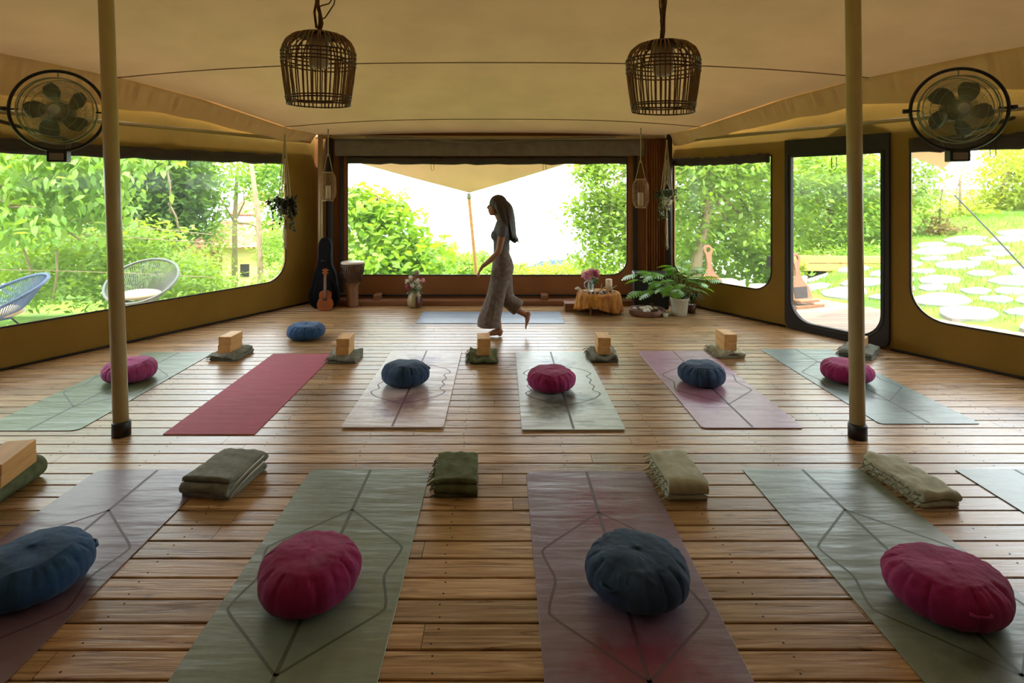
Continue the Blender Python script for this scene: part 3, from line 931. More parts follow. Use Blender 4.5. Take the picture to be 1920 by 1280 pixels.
# left edge: two blocks on a rolled green blanket
rl = thing('rolled_blanket', 'green rolled blanket under the wooden blocks at the left edge', 'blanket', (-2.605, 3.12, 0.0), 0.0)
d = Vector((-0.06, 1.0, 0)).normalized()
g = G()
def roll(r0, n=40):
    pass
e0, e1 = -d * 0.52, d * 0.16
g.tube([e0.lerp(e1, i / 20) + Vector((0, 0, 0.062 + 0.002 * math.sin(i))) for i in range(21)], [0.061 + 0.0015 * math.sin(i * 2.1) for i in range(21)], 24)
g.obj('roll', M['bl_green'], rl)
g = G()
sp = []
side = Vector((-d.y, d.x, 0))
for i in range(70):
    a = i * 0.28; r = 0.006 + 0.054 * i / 70
    sp.append(e1 + d * 0.002 + side * math.cos(a) * r + Vector((0, 0, 0.062 + math.sin(a) * r)))
g.tube(sp, 0.0035, 5); g.obj('roll_edge', M['bl_white'], rl)
ang = math.atan2(d.y, d.x) - PI / 2
c = Vector((-2.585, 3.03, 0))
bigb = G(); bigb.box((0, 0, 0.05), (0.155, 0.34, 0.10)); bm1 = bigb.mesh('yoga_block', M['cork'])
for k, lb in enumerate(('lower of the two wooden blocks on the rolled blanket at the left edge', 'upper of the two wooden blocks on the rolled blanket at the left edge')):
    o = bpy.data.objects.new('yoga_block', bm1 if k < 0 else blk); COL.objects.link(o)
    o.location = (c.x + 0.0, c.y, 0.125 + 0.0605 * k); o.rotation_euler = (0, 0, 0.19 + 0.02 * k); bevel(o, 0.004, 2); o.scale = (1.2, 1.32, 0.77)
    tag(o, lb, 'yoga block', 'yoga blocks on the rolled blanket')

# ------------------------------------------------------------------ rattan pendant lamps
M['rattan'] = mat('rattan', lin((140, 98, 50)), 0.5, var=0.25, scale=30)
M['rattan_d'] = mat('rattan_dark', lin((92, 58, 30)), 0.55, var=0.2, scale=30)
M['lampglass'] = mat('white_lamp_tube', lin((205, 198, 186)), 0.3)
M['rope'] = mat('jute_rope', lin((104, 72, 42)), 0.9, var=0.2, scale=60)
def prof(v):
    """outline of the shade: v 0 bottom .. 1 top"""
    pts = [(0, .153), (.08, .158), (.3, .170), (.55, .181), (.72, .182), (.84, .168), (.92, .138), (.97, .095), (1.0, .02)]
    return float(np.interp(v, [p[0] for p in pts], [p[1] for p in pts]))
def pendant(px, y_bot, y_top, d, label, rz):
    b_ = at(px, y_bot, d); H_ = (y_bot - y_top) * d / F
    r = thing('pendant_lamp', label, 'lamp', (b_.x, b_.y, b_.z), rz, 'rattan pendant lamps')
    rr = random.Random(int(px))
    g = G()
    for k in range(46):
        a0 = 2 * PI * k / 46 + rr.uniform(-.03, .03); lean = rr.uniform(-.05, .05)
        g.tube([(prof(v) * math.cos(a0 + lean * v), prof(v) * math.sin(a0 + lean * v), H_ * v) for v in np.linspace(0, 1, 15)], rr.uniform(0.003, 0.0046), 5)
    g.obj('shade_ribs', M['rattan'], r)
    for v in (0.0, 0.07, 0.10, 0.55, 0.60, 0.66, 0.71):
        g = G(); R_ = prof(v) + 0.003
        g.tube([(R_ * math.cos(a), R_ * math.sin(a), H_ * v + 0.006 * math.sin(a + rr.uniform(0, 6) * 0 + v * 9)) for a in np.linspace(0, 2 * PI, 41)[:-1]], 0.0038, 6, closed=True)
        g.obj('shade_hoop', M['rattan_d'], r)
    g = G(); g.lathe([(0.02, H_ * 0.985 + 0.004), (0.06, H_ * 0.985), (0.10, H_ * 0.965), (0.12, H_ * 0.94), (0.115, H_ * 0.935), (0.06, H_ * 0.97), (0.02, H_ * 0.975)], 28)
    g.obj('woven_cap', M['rattan_d'], r)
    g = G(); g.lathe([(0.0, H_ * 0.50), (0.03, H_ * 0.502), (0.046, H_ * 0.52), (0.05, H_ * 0.56), (0.05, H_ * 0.95), (0.0, H_ * 0.95)], 24)
    g.obj('lamp_tube', M['lampglass'], r)
    zc = z_ceil(b_.x, b_.y) - b_.z
    g = G()
    g.tube([(0.010 * math.sin(i * 1.3), 0.006 * math.cos(i), H_ + (zc - H_) * i / 16) for i in range(17)], [0.011 + 0.003 * math.sin(i * 2) for i in range(17)], 8)
    g.tube([(-0.012, 0, H_ + 0.02), (-0.022, 0.004, H_ + 0.10), (-0.004, 0, H_ + 0.2)], 0.007, 6)
    g.obj('rope', M['rope'], r)
    g = G(); s = -1 if px > VX else 1
    g.tube([(0, 0, H_ + 0.06), (0.03 * s, 0, H_ + 0.075), (0.075 * s, 0.0, H_ + 0.15), (0.09 * s, 0, H_ + 0.26), (0.06 * s, 0, H_ + 0.36), (0.0, 0, min(zc - .02, H_ + 0.45))], 0.004, 6)
    g.tube([(0, 0, H_ + 0.13), (0.05, 0, H_ + 0.15), (0.09, 0, H_ + 0.22), (0.14, 0, zc - 0.01)], 0.0035, 6)
    g.obj('cable', M['rattan_d'], r)
    return r
pendant(598, 196, 60, 2.98, 'rattan cage pendant lamp hanging at left with white tube inside', 0.3)
pendant(1243, 209, 76, 2.98, 'rattan cage pendant lamp hanging at right with white tube inside', 1.1)

# ------------------------------------------------------------------ fans
M['fan_guard'] = clear_mat('fan_haze', gloss=0.05)
M['wire'] = mat('guard_wire', lin((150, 156, 128)), 0.35, metal=0.4)
M['blade'] = mat('fan_blade', lin((70, 76, 62)), 0.4)
M['hub'] = mat('fan_hub', lin((170, 176, 160)), 0.4)
def fan(px, y, d, W, label, R, yaw, rot):
    c = at(px, y, d)
    r = thing('wall_fan', label, 'fan', tuple(c), yaw, 'round fans under the canopy edge')
    # local: faces -Y
    g = G()
    for rad, yy_, th in ((R * 0.80, -0.07, 0.004), (R * 0.83, 0.0, 0.006), (R * 0.80, 0.07, 0.004)):
        g.tube([(rad * math.cos(a), yy_, rad * math.sin(a)) for a in np.linspace(0, 2 * PI, 61)[:-1]], th, 6, closed=True)
    for s in (-1, 1):
        for k in range(120):
            a = 2 * PI * k / 120
            g.tube([(R * q * math.cos(a + sw), s * yv, R * q * math.sin(a + sw)) for q, yv, sw in ((0.12, 0.10, 0), (0.35, 0.10, 0.12), (0.6, 0.09, 0.22), (0.80, 0.07, 0.27))], 0.0013, 3, caps=False)
        for rad in (0.3, 0.5, 0.67):
            g.tube([(R * rad * math.cos(a), s * 0.098, R * rad * math.sin(a)) for a in np.linspace(0, 2 * PI, 41)[:-1]], 0.0018, 4, closed=True)
    g.obj('guard', M['wire'], r)
    g = G(); g.lathe([(0.0, 0.0), (0.034, 0.002), (0.04, 0.012), (0.036, 0.02), (0.0, 0.02)], 20, M=Matrix.Translation((0, -0.1, 0)) @ Matrix.Rotation(PI / 2, 4, 'X') @ Matrix.Translation((0, 0, -0.01)))
    g.obj('hub', M['hub'], r)
    for k in range(5):
        g = G(); a0 = rot + 2 * PI * k / 5
        vs = []; nr, na = 10, 6
        for i in range(nr + 1):
            q = 0.10 + 0.60 * i / nr
            wid = 0.24 + 0.62 * math.sin(PI * min(1, i / nr * 0.75 + 0.05)) - 0.25 * (i / nr) ** 4
            for j in range(na + 1):
                u = j / na
                a = a0 + wid * (u - 0.35) + 0.25 * (i / nr) ** 2
                vs.append((R * q * math.cos(a), -0.035 + 0.07 * u, R * q * math.sin(a)))
        g.add(vs, [(i * (na + 1) + j, (i + 1) * (na + 1) + j, (i + 1) * (na + 1) + j + 1, i * (na + 1) + j + 1) for i in range(nr) for j in range(na)])
        o = g.obj('blade', M['blade'], r, fix=False)
        so = o.modifiers.new('solid', 'SOLIDIFY'); so.thickness = 0.003
    g = G()
    g.tube([(R * math.cos(a), 0.0, R * math.sin(a)) for a in np.linspace(0, 2 * PI, 81)[:-1]], 0.013, 8, closed=True)
    g.obj('outer_ring', M['black'], r)
    for s in (-1, 1):
        g = G(); g.tube([(s * R * 0.80, 0, 0), (s * (R + 0.05), 0, 0)], 0.007, 8); g.tube([(s * (R + 0.015), 0, 0), (s * (R + 0.05), 0, 0)], 0.018, 10)
        g.obj('pivot_knob', M['black'], r)
    g = G(); g.tube([(0, 0, R * 0.8), (0, 0, R)], 0.006, 6); g.obj('top_clip', M['wire'], r)
    g = G(); g.box((0, 0.02, -R - 0.045), (R * 0.42, 0.12, 0.085)); g.box((0, -0.045, -R - 0.048), (R * 0.30, 0.01, 0.055), mi=1)
    bevel(g.obj('control_box', [M['black'], M['greydrape']], r), 0.012, 3)
    g = G(); g.tube([(0, 0.0, 0.0), (0, 0.18, 0.0)], 0.075, 20); g.obj('motor', M['black'], r)
    # arm back to the wall head
    g = G()
    g.tube([(0, 0.04, -R - 0.02), (0, 0.22, -R + 0.02), (0, 0.34, -R + 0.10)], 0.016, 8)
    Mi = Matrix.Translation(c) @ Matrix.Rotation(yaw, 4, 'Z')
    best = W.pt(max(0.1, min(W.L, (Vector((c.x, c.y, 0)) - W.P0).dot(W.d))), 2.22, -0.01)
    lw = Mi.inverted() @ best
    g.tube([(0, 0.34, -R + 0.10), lw], 0.016, 8)
    g.obj('bracket', M['black'], r)
    return r
yl = math.atan2(LB.x - LA.x, 8.3 - 3.6)
fan(109, 208, 4.55, WL, 'round black ringed fan high on the left above the long window', 0.31, 0.40, 0.35)
fan(1797, 205, 4.45, WR, 'round black ringed fan high on the right above the flagstone path view', 0.31, -0.36, 0.9)
# ------------------------------------------------------------------ hanging lanterns and macrame planters
M['wicker'] = mat('wicker_pale', lin((160, 118, 78)), 0.6, var=0.2, scale=40)
M['candle'] = mat('candle_wax', lin((224, 206, 176)), 0.5, transl=0.2)
M['macrame'] = mat('macrame_cotton', lin((176, 156, 124)), 0.95)
M['leafdark'] = mat('leaf_dark', lin((60, 58, 38)), 0.5, island=0.35, transl=0.25)
M['leafmid'] = mat('leaf_mid', lin((88, 100, 56)), 0.5, island=0.35, transl=0.25)
M['whitepot'] = mat('white_pot', lin((206, 204, 184)), 0.5, var=0.06, scale=10)
M['glass'] = clear_mat('vase_glass', tint=(0.92, 0.95, 0.92), gloss=0.12, haze=0.12)

def lantern(px, ytop, ybot, d, label):
    b_ = at(px, ybot, d); H_ = (ybot - ytop) * d / F; R = 0.105
    r = thing('hanging_lantern', label, 'lantern', tuple(b_), 0, 'wicker lanterns hanging from the frame')
    def pr(v): return R * (0.62 + 0.38 * min(1, 4.5 * v, 4.5 * (1 - v)) ** 0.6)
    g = G()
    for k in range(28):
        a = 2 * PI * k / 28
        g.tube([(pr(v) * math.cos(a), pr(v) * math.sin(a), H_ * v) for v in np.linspace(0, 1, 10)], 0.0028, 4)
    for v in np.linspace(0.05, 0.95, 15):
        q = pr(v); g.tube([(q * math.cos(a), q * math.sin(a), H_ * v) for a in np.linspace(0, 2 * PI, 25)[:-1]], 0.0022, 4, closed=True)
    g.obj('cage', M['wicker'], r)
    for v in (0, 1):
        g = G(); q = pr(v); g.tube([(q * math.cos(a), q * math.sin(a), H_ * v) for a in np.linspace(0, 2 * PI, 25)[:-1]], 0.007, 6, closed=True)
        g.obj('rim', M['macrame'], r)
    g = G(); g.lathe([(0, 0.002), (0.06, 0.002), (0.062, 0.012), (0.0, 0.012)], 20); g.obj('base_disc', M['wicker'], r)
    g = G(); g.lathe([(0.0, 0.012), (0.034, 0.012), (0.034, H_ * 0.52), (0.03, H_ * 0.53), (0, H_ * 0.525)], 20); g.obj('candle', M['candle'], r)
    zt = z_ceil(b_.x, b_.y) - b_.z
    g = G()
    for s in (-1, 1): g.tube([(s * pr(1), 0, H_), (s * 0.012, 0, H_ + 0.24)], 0.005, 5)
    g.tube([(0, 0, H_ + 0.22), (0.004, 0, zt)], 0.008, 6); g.ball((0, 0, H_ + 0.24), 0.018, 8, 6); g.ball((0.003, 0, zt - 0.1), 0.02, 8, 6)
    g.obj('rope', M['macrame'], r)
    return r
lantern(615, 323, 376, 7.9, 'pale wicker lantern with a candle hanging beside the left corner post')
lantern(1201, 336, 389, 7.9, 'pale wicker lantern with a candle hanging beside the right window curtain')

def leaf_shape(L_, W_, curve=0.15, n=4):
    """pointed leaf in xy, along +x"""
    vs = []; top = []; bot = []
    for i in range(n + 1):
        u = i / n; w = W_ / 2 * math.sin(PI * u ** 0.8)
        z = -curve * L_ * u * u
        top.append((L_ * u, w, z)); bot.append((L_ * u, -w, z))
    mid = [(L_ * i / n, 0, -curve * L_ * (i / n) ** 2 - 0.1 * W_ * math.sin(PI * i / n)) for i in range(n + 1)]
    vs = top + mid + bot; m_ = n + 1
    fs = []
    for i in range(n):
        fs.append((i, i + 1, m_ + i + 1, m_ + i)); fs.append((m_ + i, m_ + i + 1, 2 * m_ + i + 1, 2 * m_ + i))
    return vs, fs

def rand_rot(rr, droop=0.3, spread=1.0):
    return Matrix.Rotation(rr.uniform(0, 2 * PI), 4, 'Z') @ Matrix.Rotation(droop + rr.uniform(-spread, spread), 4, 'Y') @ Matrix.Rotation(rr.uniform(-0.7, 0.7), 4, 'X')

def planter(px, ytop, ypot, yend, d, label, lm, trail, seed, potm, pot_r=0.085):
    p = at(px, ypot, d); r = thing('hanging_planter', label, 'hanging plant', tuple(p), 0, 'macrame hanging planters')
    rr = random.Random(seed)
    g = G(); g.lathe([(0, 0), (pot_r * 0.6, 0), (pot_r * 0.9, 0.05), (pot_r, 0.11), (pot_r * 0.94, 0.11), (pot_r * 0.8, 0.05), (0, 0.03)], 24); g.obj('pot', potm, r)
    zt = at(px, ytop, d).z - p.z; ze = at(px, yend, d).z - p.z
    g = G()
    for k in range(4):
        a = PI / 4 + PI / 2 * k; c_, s_ = math.cos(a), math.sin(a)
        g.tube([(0, 0, -0.04), (pot_r * 0.8 * c_, pot_r * 0.8 * s_, 0.01), (pot_r * 1.06 * c_, pot_r * 1.06 * s_, 0.09), (0.045 * c_, 0.045 * s_, zt * 0.55), (0.006 * c_, 0.006 * s_, zt - 0.08)], 0.0055, 5)
        g.tube([(pot_r * 1.06 * c_, pot_r * 1.06 * s_, 0.09), (0.02 * s_, 0.02 * c_, zt * 0.4), (0.01 * c_, 0.01 * s_, zt * 0.7)], 0.004, 5)
    g.tube([(0, 0, zt - 0.09), (0, 0, zt)], 0.011, 6); g.ball((0, 0, -0.045), 0.02, 8, 6)
    for k in range(9):
        g.tube([(0, 0, -0.05), (rr.uniform(-.02, .02), rr.uniform(-.02, .02), ze * 0.6), (rr.uniform(-.03, .03), rr.uniform(-.02, .02), ze * rr.uniform(0.88, 1.0))], 0.0045, 4)
    g.obj('macrame_cord', M['macrame'], r)
    g = G(); st = G()
    for k in range(trail):
        a = rr.uniform(0, 2 * PI); out = rr.uniform(0.06, 0.19); dn = rr.uniform(-0.30, 0.17)
        pts = smooth_path([(pot_r * 0.4, 0.12), (out * 0.7, 0.20), (out, 0.12 + dn * 0.3), (out * 1.05, 0.10 + dn)], 4)
        P3 = [Vector((q[0] * math.cos(a), q[0] * math.sin(a), q[1])) for q in pts]
        st.tube(P3, 0.002, 4)
        for q in P3[1:]:
            for _ in range(2):
                ls = rr.uniform(0.03, 0.055); vs, fs = leaf_shape(ls, ls * 0.62)
                g.add(vs, fs, M=Matrix.Translation(q) @ rand_rot(rr, 0.6, 0.8))
    st.obj('stems', lm, r); g.obj('foliage', lm, r, fix=False)
    return r
planter(534, 252, 402, 470, 7.25, 'dark trailing plant in a macrame hanger in front of the left window end', M['leafdark'], 34, 3, M['leafdark'])
planter(1250, 262, 384, 470, 7.8, 'white pot of grey green foliage in a macrame hanger at the right corner', M['leafmid'], 20, 4, M['whitepot'], 0.095)

# ------------------------------------------------------------------ guitar bag, ukulele, drum
M['bag'] = mat('guitar_bag', lin((12, 10, 12)), 0.85, spec=0.15, bump=0.2, bscale=60)
M['uke'] = mat('ukulele_wood', lin((150, 78, 38)), 0.3, var=0.15, scale=6, stretch=(1, 1, 8))
M['uke_neck'] = mat('neck_wood', lin((120, 90, 76)), 0.5)
M['skin_drum'] = mat('drum_skin', lin((216, 200, 180)), 0.5)
M['drum_wood'] = mat('drum_wood', lin((134, 94, 64)), 0.5, var=0.25, scale=5, stretch=(3, 3, 0.6))
M['drum_rope'] = mat('drum_rope', lin((84, 62, 46)), 0.9, var=0.4, scale=60)

def body_outline(prof_):
    pts = [(w, z) for z, w in prof_]
    return pts + [(-w, z) for z, w in prof_[::-1]]
def upright(M0):
    """maps outline (x,y) + thickness z to x, z, -y"""
    return M0 @ Matrix(((1, 0, 0, 0), (0, 0, -1, 0), (0, 1, 0, 0), (0, 0, 0, 1)))
def ipl(pts, n=40):
    z = np.linspace(pts[0][0], pts[-1][0], n)
    # smooth the profile
    w = np.interp(z, [p[0] for p in pts], [p[1] for p in pts])
    for _ in range(3):
        w[1:-1] = (w[:-2] + w[1:-1] * 2 + w[2:]) / 4
    return list(zip(z.tolist(), w.tolist()))
p = at(608, 575, 7.85)
bag = thing('guitar_bag', 'black padded guitar bag leaning in the left corner', 'guitar bag', (p.x, 7.86, 0), 0.0)
lean = Matrix.Rotation(-0.06, 4, 'X')
g = G(); g.poly_slab(body_outline(ipl([(0.0, 0.12), (0.03, 0.17), (0.12, 0.205), (0.22, 0.20), (0.32, 0.165), (0.42, 0.155), (0.50, 0.135), (0.56, 0.10), (0.64, 0.085), (0.84, 0.088), (0.90, 0.08), (0.945, 0.04)])), -0.06, 0.06, M=upright(lean))
bgb = bevel(g.obj('bag_body', M['bag'], bag), 0.03, 4)
g = G(); g.poly_slab(body_outline(ipl([(0.08, 0.10), (0.12, 0.13), (0.30, 0.12), (0.36, 0.08)], 14)), 0.055, 0.085, M=upright(lean)); bevel(g.obj('front_pocket', M['bag'], bgb), 0.012, 3)
g = G(); g.tube([lean @ Vector(q) for q in ((-0.03, -0.062, 0.62), (-0.02, -0.10, 0.64), (0.02, -0.10, 0.64), (0.03, -0.062, 0.62))], 0.008, 6); g.obj('carry_handle', M['black'], bag)

p = floor_at(614, 579)
uk = thing('ukulele', 'small brown ukulele standing upright against the black guitar bag', 'ukulele', (p.x, 7.70, 0), 0.08)
lean = Matrix.Rotation(-0.07, 4, 'X')
prof_u = ipl([(0.0, 0.05), (0.015, 0.085), (0.07, 0.105), (0.12, 0.095), (0.165, 0.070), (0.20, 0.078), (0.24, 0.072), (0.265, 0.03)])
g = G(); g.poly_slab(body_outline(prof_u), -0.03, 0.03, M=upright(lean)); ub = bevel(g.obj('body', M['uke'], uk), 0.006, 2)
g = G(); g.lathe([(0.0, 0.0), (0.026, 0.0), (0.026, 0.0015), (0.0, 0.0015)], 20, M=upright(lean) @ Matrix.Translation((0, 0.155, 0.031))); g.obj('sound_hole', M['black'], ub)
g = G(); g.poly_slab([(-.019, .20), (.019, .20), (.017, .46), (-.017, .46)], 0.03, 0.042, M=upright(lean)); g.obj('neck', M['uke_neck'], uk)
g = G(); g.poly_slab([(-.018, .46), (.018, .46), (.027, .50), (.024, .55), (-.024, .55), (-.027, .50)], 0.022, 0.036, M=upright(lean)); hd = g.obj('headstock', M['uke'], uk)
for s in (-1, 1):
    for z in (.495, .53):
        g = G(); g.tube([lean @ Vector((s * .024, -.028, z)), lean @ Vector((s * .042, -.028, z))], 0.005, 6); g.obj('tuning_peg', M['macrame'], hd)
g = G(); g.box((0, -0.034, 0.07), (0.06, 0.008, 0.012)); g.obj('bridge', M['uke_neck'], ub)
g = G()
for s in (-.009, -.003, .003, .009): g.tube([lean @ Vector((s, -0.044, 0.075)), lean @ Vector((s, -0.046, 0.50))], 0.0007, 3)
g.obj('strings', M['macrame'], uk)

p = floor_at(661, 574)
dj = thing('djembe_drum', 'goblet drum with pale skin standing at the left end of the middle window', 'drum', (p.x, p.y, 0), 0.3)
g = G(); g.lathe([(0.0, 0), (0.085, 0), (0.088, 0.02), (0.080, 0.10), (0.076, 0.25), (0.080, 0.29), (0.10, 0.325), (0.125, 0.40), (0.145, 0.50), (0.152, 0.595), (0.14, 0.60), (0, 0.60)], 32); g.obj('shell', M['drum_wood'], dj)
g = G(); g.lathe([(0.0, 0.612), (0.145, 0.612), (0.157, 0.606), (0.159, 0.595), (0.156, 0.585)], 32); g.obj('drum_skin', M['skin_drum'], dj)
for zz, rr_ in ((0.58, 0.160), (0.555, 0.158), (0.335, 0.110)):
    g = G(); g.tube([(rr_ * math.cos(a), rr_ * math.sin(a), zz) for a in np.linspace(0, 2 * PI, 33)[:-1]], 0.007, 6, closed=True); g.obj('hoop', M['drum_rope'], dj)
g = G()
for k in range(28):
    a = 2 * PI * k / 28; b2 = a + PI / 28
    g.tube([(0.158 * math.cos(a), 0.158 * math.sin(a), 0.57), (0.143 * math.cos((a + b2) / 2), 0.143 * math.sin((a + b2) / 2), 0.45), (0.112 * math.cos(b2), 0.112 * math.sin(b2), 0.34)], 0.0045, 4)
    g.tube([(0.158 * math.cos(a), 0.158 * math.sin(a), 0.57), (0.143 * math.cos((3 * a - b2) / 2), 0.143 * math.sin((3 * a - b2) / 2), 0.45), (0.112 * math.cos(2 * a - b2), 0.112 * math.sin(2 * a - b2), 0.34)], 0.0045, 4)
for q in range(3):
    g.tube([((0.150 - q * .012) * math.cos(a), (0.150 - q * .012) * math.sin(a), 0.47 - q * .035 + 0.006 * math.sin(a * 14)) for a in np.linspace(0, 2 * PI, 57)[:-1]], 0.005, 4, closed=True)
g.obj('rope_lacing', M['drum_rope'], dj)

# ------------------------------------------------------------------ flowers
def petals_ball(g, c, R, n, rr, ps=0.016):
    for i in range(n):
        v = Vector((rr.gauss(0, 1), rr.gauss(0, 1), rr.gauss(0.3, 1))).normalized()
        vs, fs = leaf_shape(ps, ps * 0.9, 0.2, 2)
        q = v.to_track_quat('X', 'Z').to_matrix().to_4x4()
        g.add(vs, fs, M=Matrix.Translation(Vector(c) + v * R * rr.uniform(0.6, 1)) @ q @ Matrix.Rotation(rr.uniform(0, 6), 4, 'X') @ Matrix.Rotation(rr.uniform(.3, 1.2), 4, 'Y'))
M['hyd'] = mat('hydrangea_pink', lin((224, 160, 176)), 0.7, island=0.3, transl=0.3)
M['hyd2'] = mat('flower_crimson', lin((190, 70, 110)), 0.7, island=0.3, transl=0.2)
M['white_fl'] = mat('flower_white', lin((216, 206, 186)), 0.7, island=0.15, transl=0.3)
M['mauve_fl'] = mat('flower_mauve', lin((150, 120, 116)), 0.7, island=0.2, transl=0.2)
M['green_st'] = mat('stem_green', lin((84, 104, 52)), 0.6, island=0.3, transl=0.2)
M['pot_tan'] = mat('ceramic_tan', lin((148, 132, 92)), 0.35)
M['pot_brown'] = mat('ceramic_brown', lin((84, 54, 40)), 0.3)
p = floor_at(781, 572)
rr = random.Random(77)
vz = thing('flower_vase', 'tan and brown ceramic vase of mixed flowers below the middle window', 'vase', (p.x, 7.90, 0))
g = G(); g.lathe([(0, 0), (0.07, 0), (0.098, 0.04), (0.104, 0.10), (0.09, 0.16), (0.062, 0.195), (0.066, 0.205), (0.055, 0.20), (0.08, 0.1), (0, 0.05)], 32); vo = g.obj('vase', M['pot_tan'], vz)
g = G(); vs = []; fs = []
nA = 12
for i, (r_, z_) in enumerate([(0.071, 0.004), (0.099, 0.04), (0.1052, 0.10), (0.0912, 0.16)]):
    for k in range(nA + 1):
        a = -1.35 + 1.5 * k / nA; vs.append((r_ * 1.01 * math.cos(a), r_ * 1.01 * math.sin(a), z_))
for i in range(3):
    for k in range(nA): fs.append((i * (nA + 1) + k, i * (nA + 1) + k + 1, (i + 1) * (nA + 1) + k + 1, (i + 1) * (nA + 1) + k))
g.add(vs, fs); g.obj('glaze_panel', M['pot_brown'], vo)
heads = [(0.02, 0.46, 0.055, 'mauve_fl'), (0.035, 0.35, 0.045, 'white_fl'), (0.06, 0.28, 0.04, 'white_fl'), (-0.02, 0.30, 0.035, 'white_fl'), (-0.10, 0.36, 0.03, 'white_fl'), (-0.105, 0.28, 0.03, 'hyd2'), (0.115, 0.37, 0.022, 'hyd'), (-0.06, 0.40, 0.03, 'white_fl'), (0.0, 0.24, 0.04, 'green_st')]
for x, z, R_, k in heads:
    yo = rr.uniform(-.04, .04)
    g = G(); petals_ball(g, (0, 0, 0), R_, 46, rr); g.ball((0, 0, 0), R_ * 0.6, 8, 6)
    o = g.obj('flower', M[k], vz, fix=False); o.location = (x, yo, z)
    g = G(); g.tube([(0, 0, 0.12), (x * 0.5, yo * 0.5, 0.2), (x, yo, z)], 0.003, 5); g.obj('stem', M['green_st'], vz)
g = G()
for i in range(60):
    vs, fs = leaf_shape(0.05, 0.025); g.add(vs, fs, M=Matrix.Translation((rr.uniform(-.09, .09), rr.uniform(-.05, .05), rr.uniform(.2, .36))) @ rand_rot(rr, 0, 1))
g.obj('foliage', M['green_st'], vz, fix=False)

# ------------------------------------------------------------------ low altar table with ochre cloth
M['ochre'] = mat('ochre_cloth', lin((204, 146, 52)), 0.85, col2=lin((150, 84, 30)), scale=7, stretch=(3, 3, 1), transl=0.15)
c = floor_at(1120, 583); c.y = 7.55
ct = thing('altar_table', 'low round table hidden under a draped cloth, before the middle window', 'table', (c.x, c.y, 0))
c = Vector(ct.location)
g = G(); g.lathe([(0, 0.245), (0.255, 0.245), (0.262, 0.255), (0.255, 0.265), (0, 0.265)], 32); g.obj('tabletop', M['timber'], ct)
for a in (0.8, 2.4, 4.0, 5.5):
    g = G(); g.tube([(0.19 * math.cos(a), 0.19 * math.sin(a), 0.0), (0.17 * math.cos(a), 0.17 * math.sin(a), 0.245)], 0.018, 8); g.obj('leg', M['timber'], ct)
g = G(); vs = []; seg = 140; rws = [(0.0, 0), (0.12, 0), (0.22, 0), (0.268, 0.0), (0.278, .1), (0.283, 0.3), (0.29, 0.6), (0.295, 0.85), (0.30, 1.0)]
for r_, v in rws:
    for k in range(seg):
        a = 2 * PI * k / seg
        fold = (0.022 * math.sin(a * 11 + 1.5 * math.sin(a * 2)) + 0.009 * math.sin(a * 23 + 1)) * v
        drop = 0.238 - 0.075 * max(0, math.cos(a + 2.0)) ** 2 + 0.012 * math.sin(a * 4)
        vs.append(((r_ + fold) * math.cos(a), (r_ + fold) * math.sin(a), 0.269 - (v * drop) + (0.002 * math.sin(a * 5) if v == 0 else 0)))
fs = [(i * seg + k, i * seg + (k + 1) % seg, (i + 1) * seg + (k + 1) % seg, (i + 1) * seg + k) for i in range(len(rws) - 1) for k in range(seg)]
g.add(vs, fs)
o = g.obj('tablecloth', M['ochre'], fix=False); o.location = c; tag(o, 'ochre orange patterned cloth draped over the low table', 'cloth')
so = o.modifiers.new('solid', 'SOLIDIFY'); so.thickness = 0.003; so.offset = 1
# glass jug with pink flowers
jx, jy = c.x - 0.10, c.y + 0.03
jg = thing('flower_jug', 'glass jug of pink hydrangeas on the ochre cloth', 'vase', (jx, jy, 0.276))
g = G(); g.lathe([(0.0, 0.0), (0.048, 0.0), (0.055, 0.03), (0.05, 0.09), (0.042, 0.13), (0.05, 0.15), (0.047, 0.15), (0.039, 0.13), (0.046, 0.09), (0.05, 0.03), (0.0, 0.008)], 24); g.obj('jug', M['glass'], jg)
g = G(); g.tube([(-0.05, 0, 0.13), (-0.085, 0, 0.11), (-0.08, 0, 0.06), (-0.052, 0, 0.04)], 0.006, 6); g.obj('jug_handle', M['glass'], jg)
for x, z, R_, k in ((-0.07, 0.215, 0.062, 'hyd'), (0.0, 0.245, 0.06, 'hyd'), (0.065, 0.235, 0.055, 'hyd2'), (-0.03, 0.18, 0.045, 'hyd')):
    yo = rr.uniform(-.03, .03)
    g = G(); petals_ball(g, (0, 0, 0), R_, 110, rr, 0.02); g.ball((0, 0, 0), R_ * 0.65, 10, 8); o = g.obj('flower', M[k], jg, fix=False); o.location = (x, yo, z)
    g = G(); g.tube([(0, 0, 0.02), (x * 0.4, yo * .4, 0.13), (x, yo, z)], 0.003, 5); g.obj('stem', M['green_st'], jg)
g = G()
for i in range(22):
    vs, fs = leaf_shape(0.06, 0.035); g.add(vs, fs, M=Matrix.Translation((rr.uniform(-.03, .09), rr.uniform(-.03, .03), rr.uniform(.12, .2))) @ rand_rot(rr, 0, 1))
g.obj('foliage', M['green_st'], jg, fix=False)
# candle
cd = thing('pillar_candle', 'white pillar candle on the right side of the ochre cloth', 'candle', (c.x + 0.135, c.y + 0.02, 0.276))
g = G(); g.lathe([(0, 0), (0.042, 0), (0.042, 0.155), (0.036, 0.16), (0.0, 0.152)], 24); g.obj('wax', M['candle'], cd)
g = G(); g.tube([(0, 0, 0.15), (0.002, 0, 0.168)], 0.0015, 5); g.obj('wick', M['black'], cd)
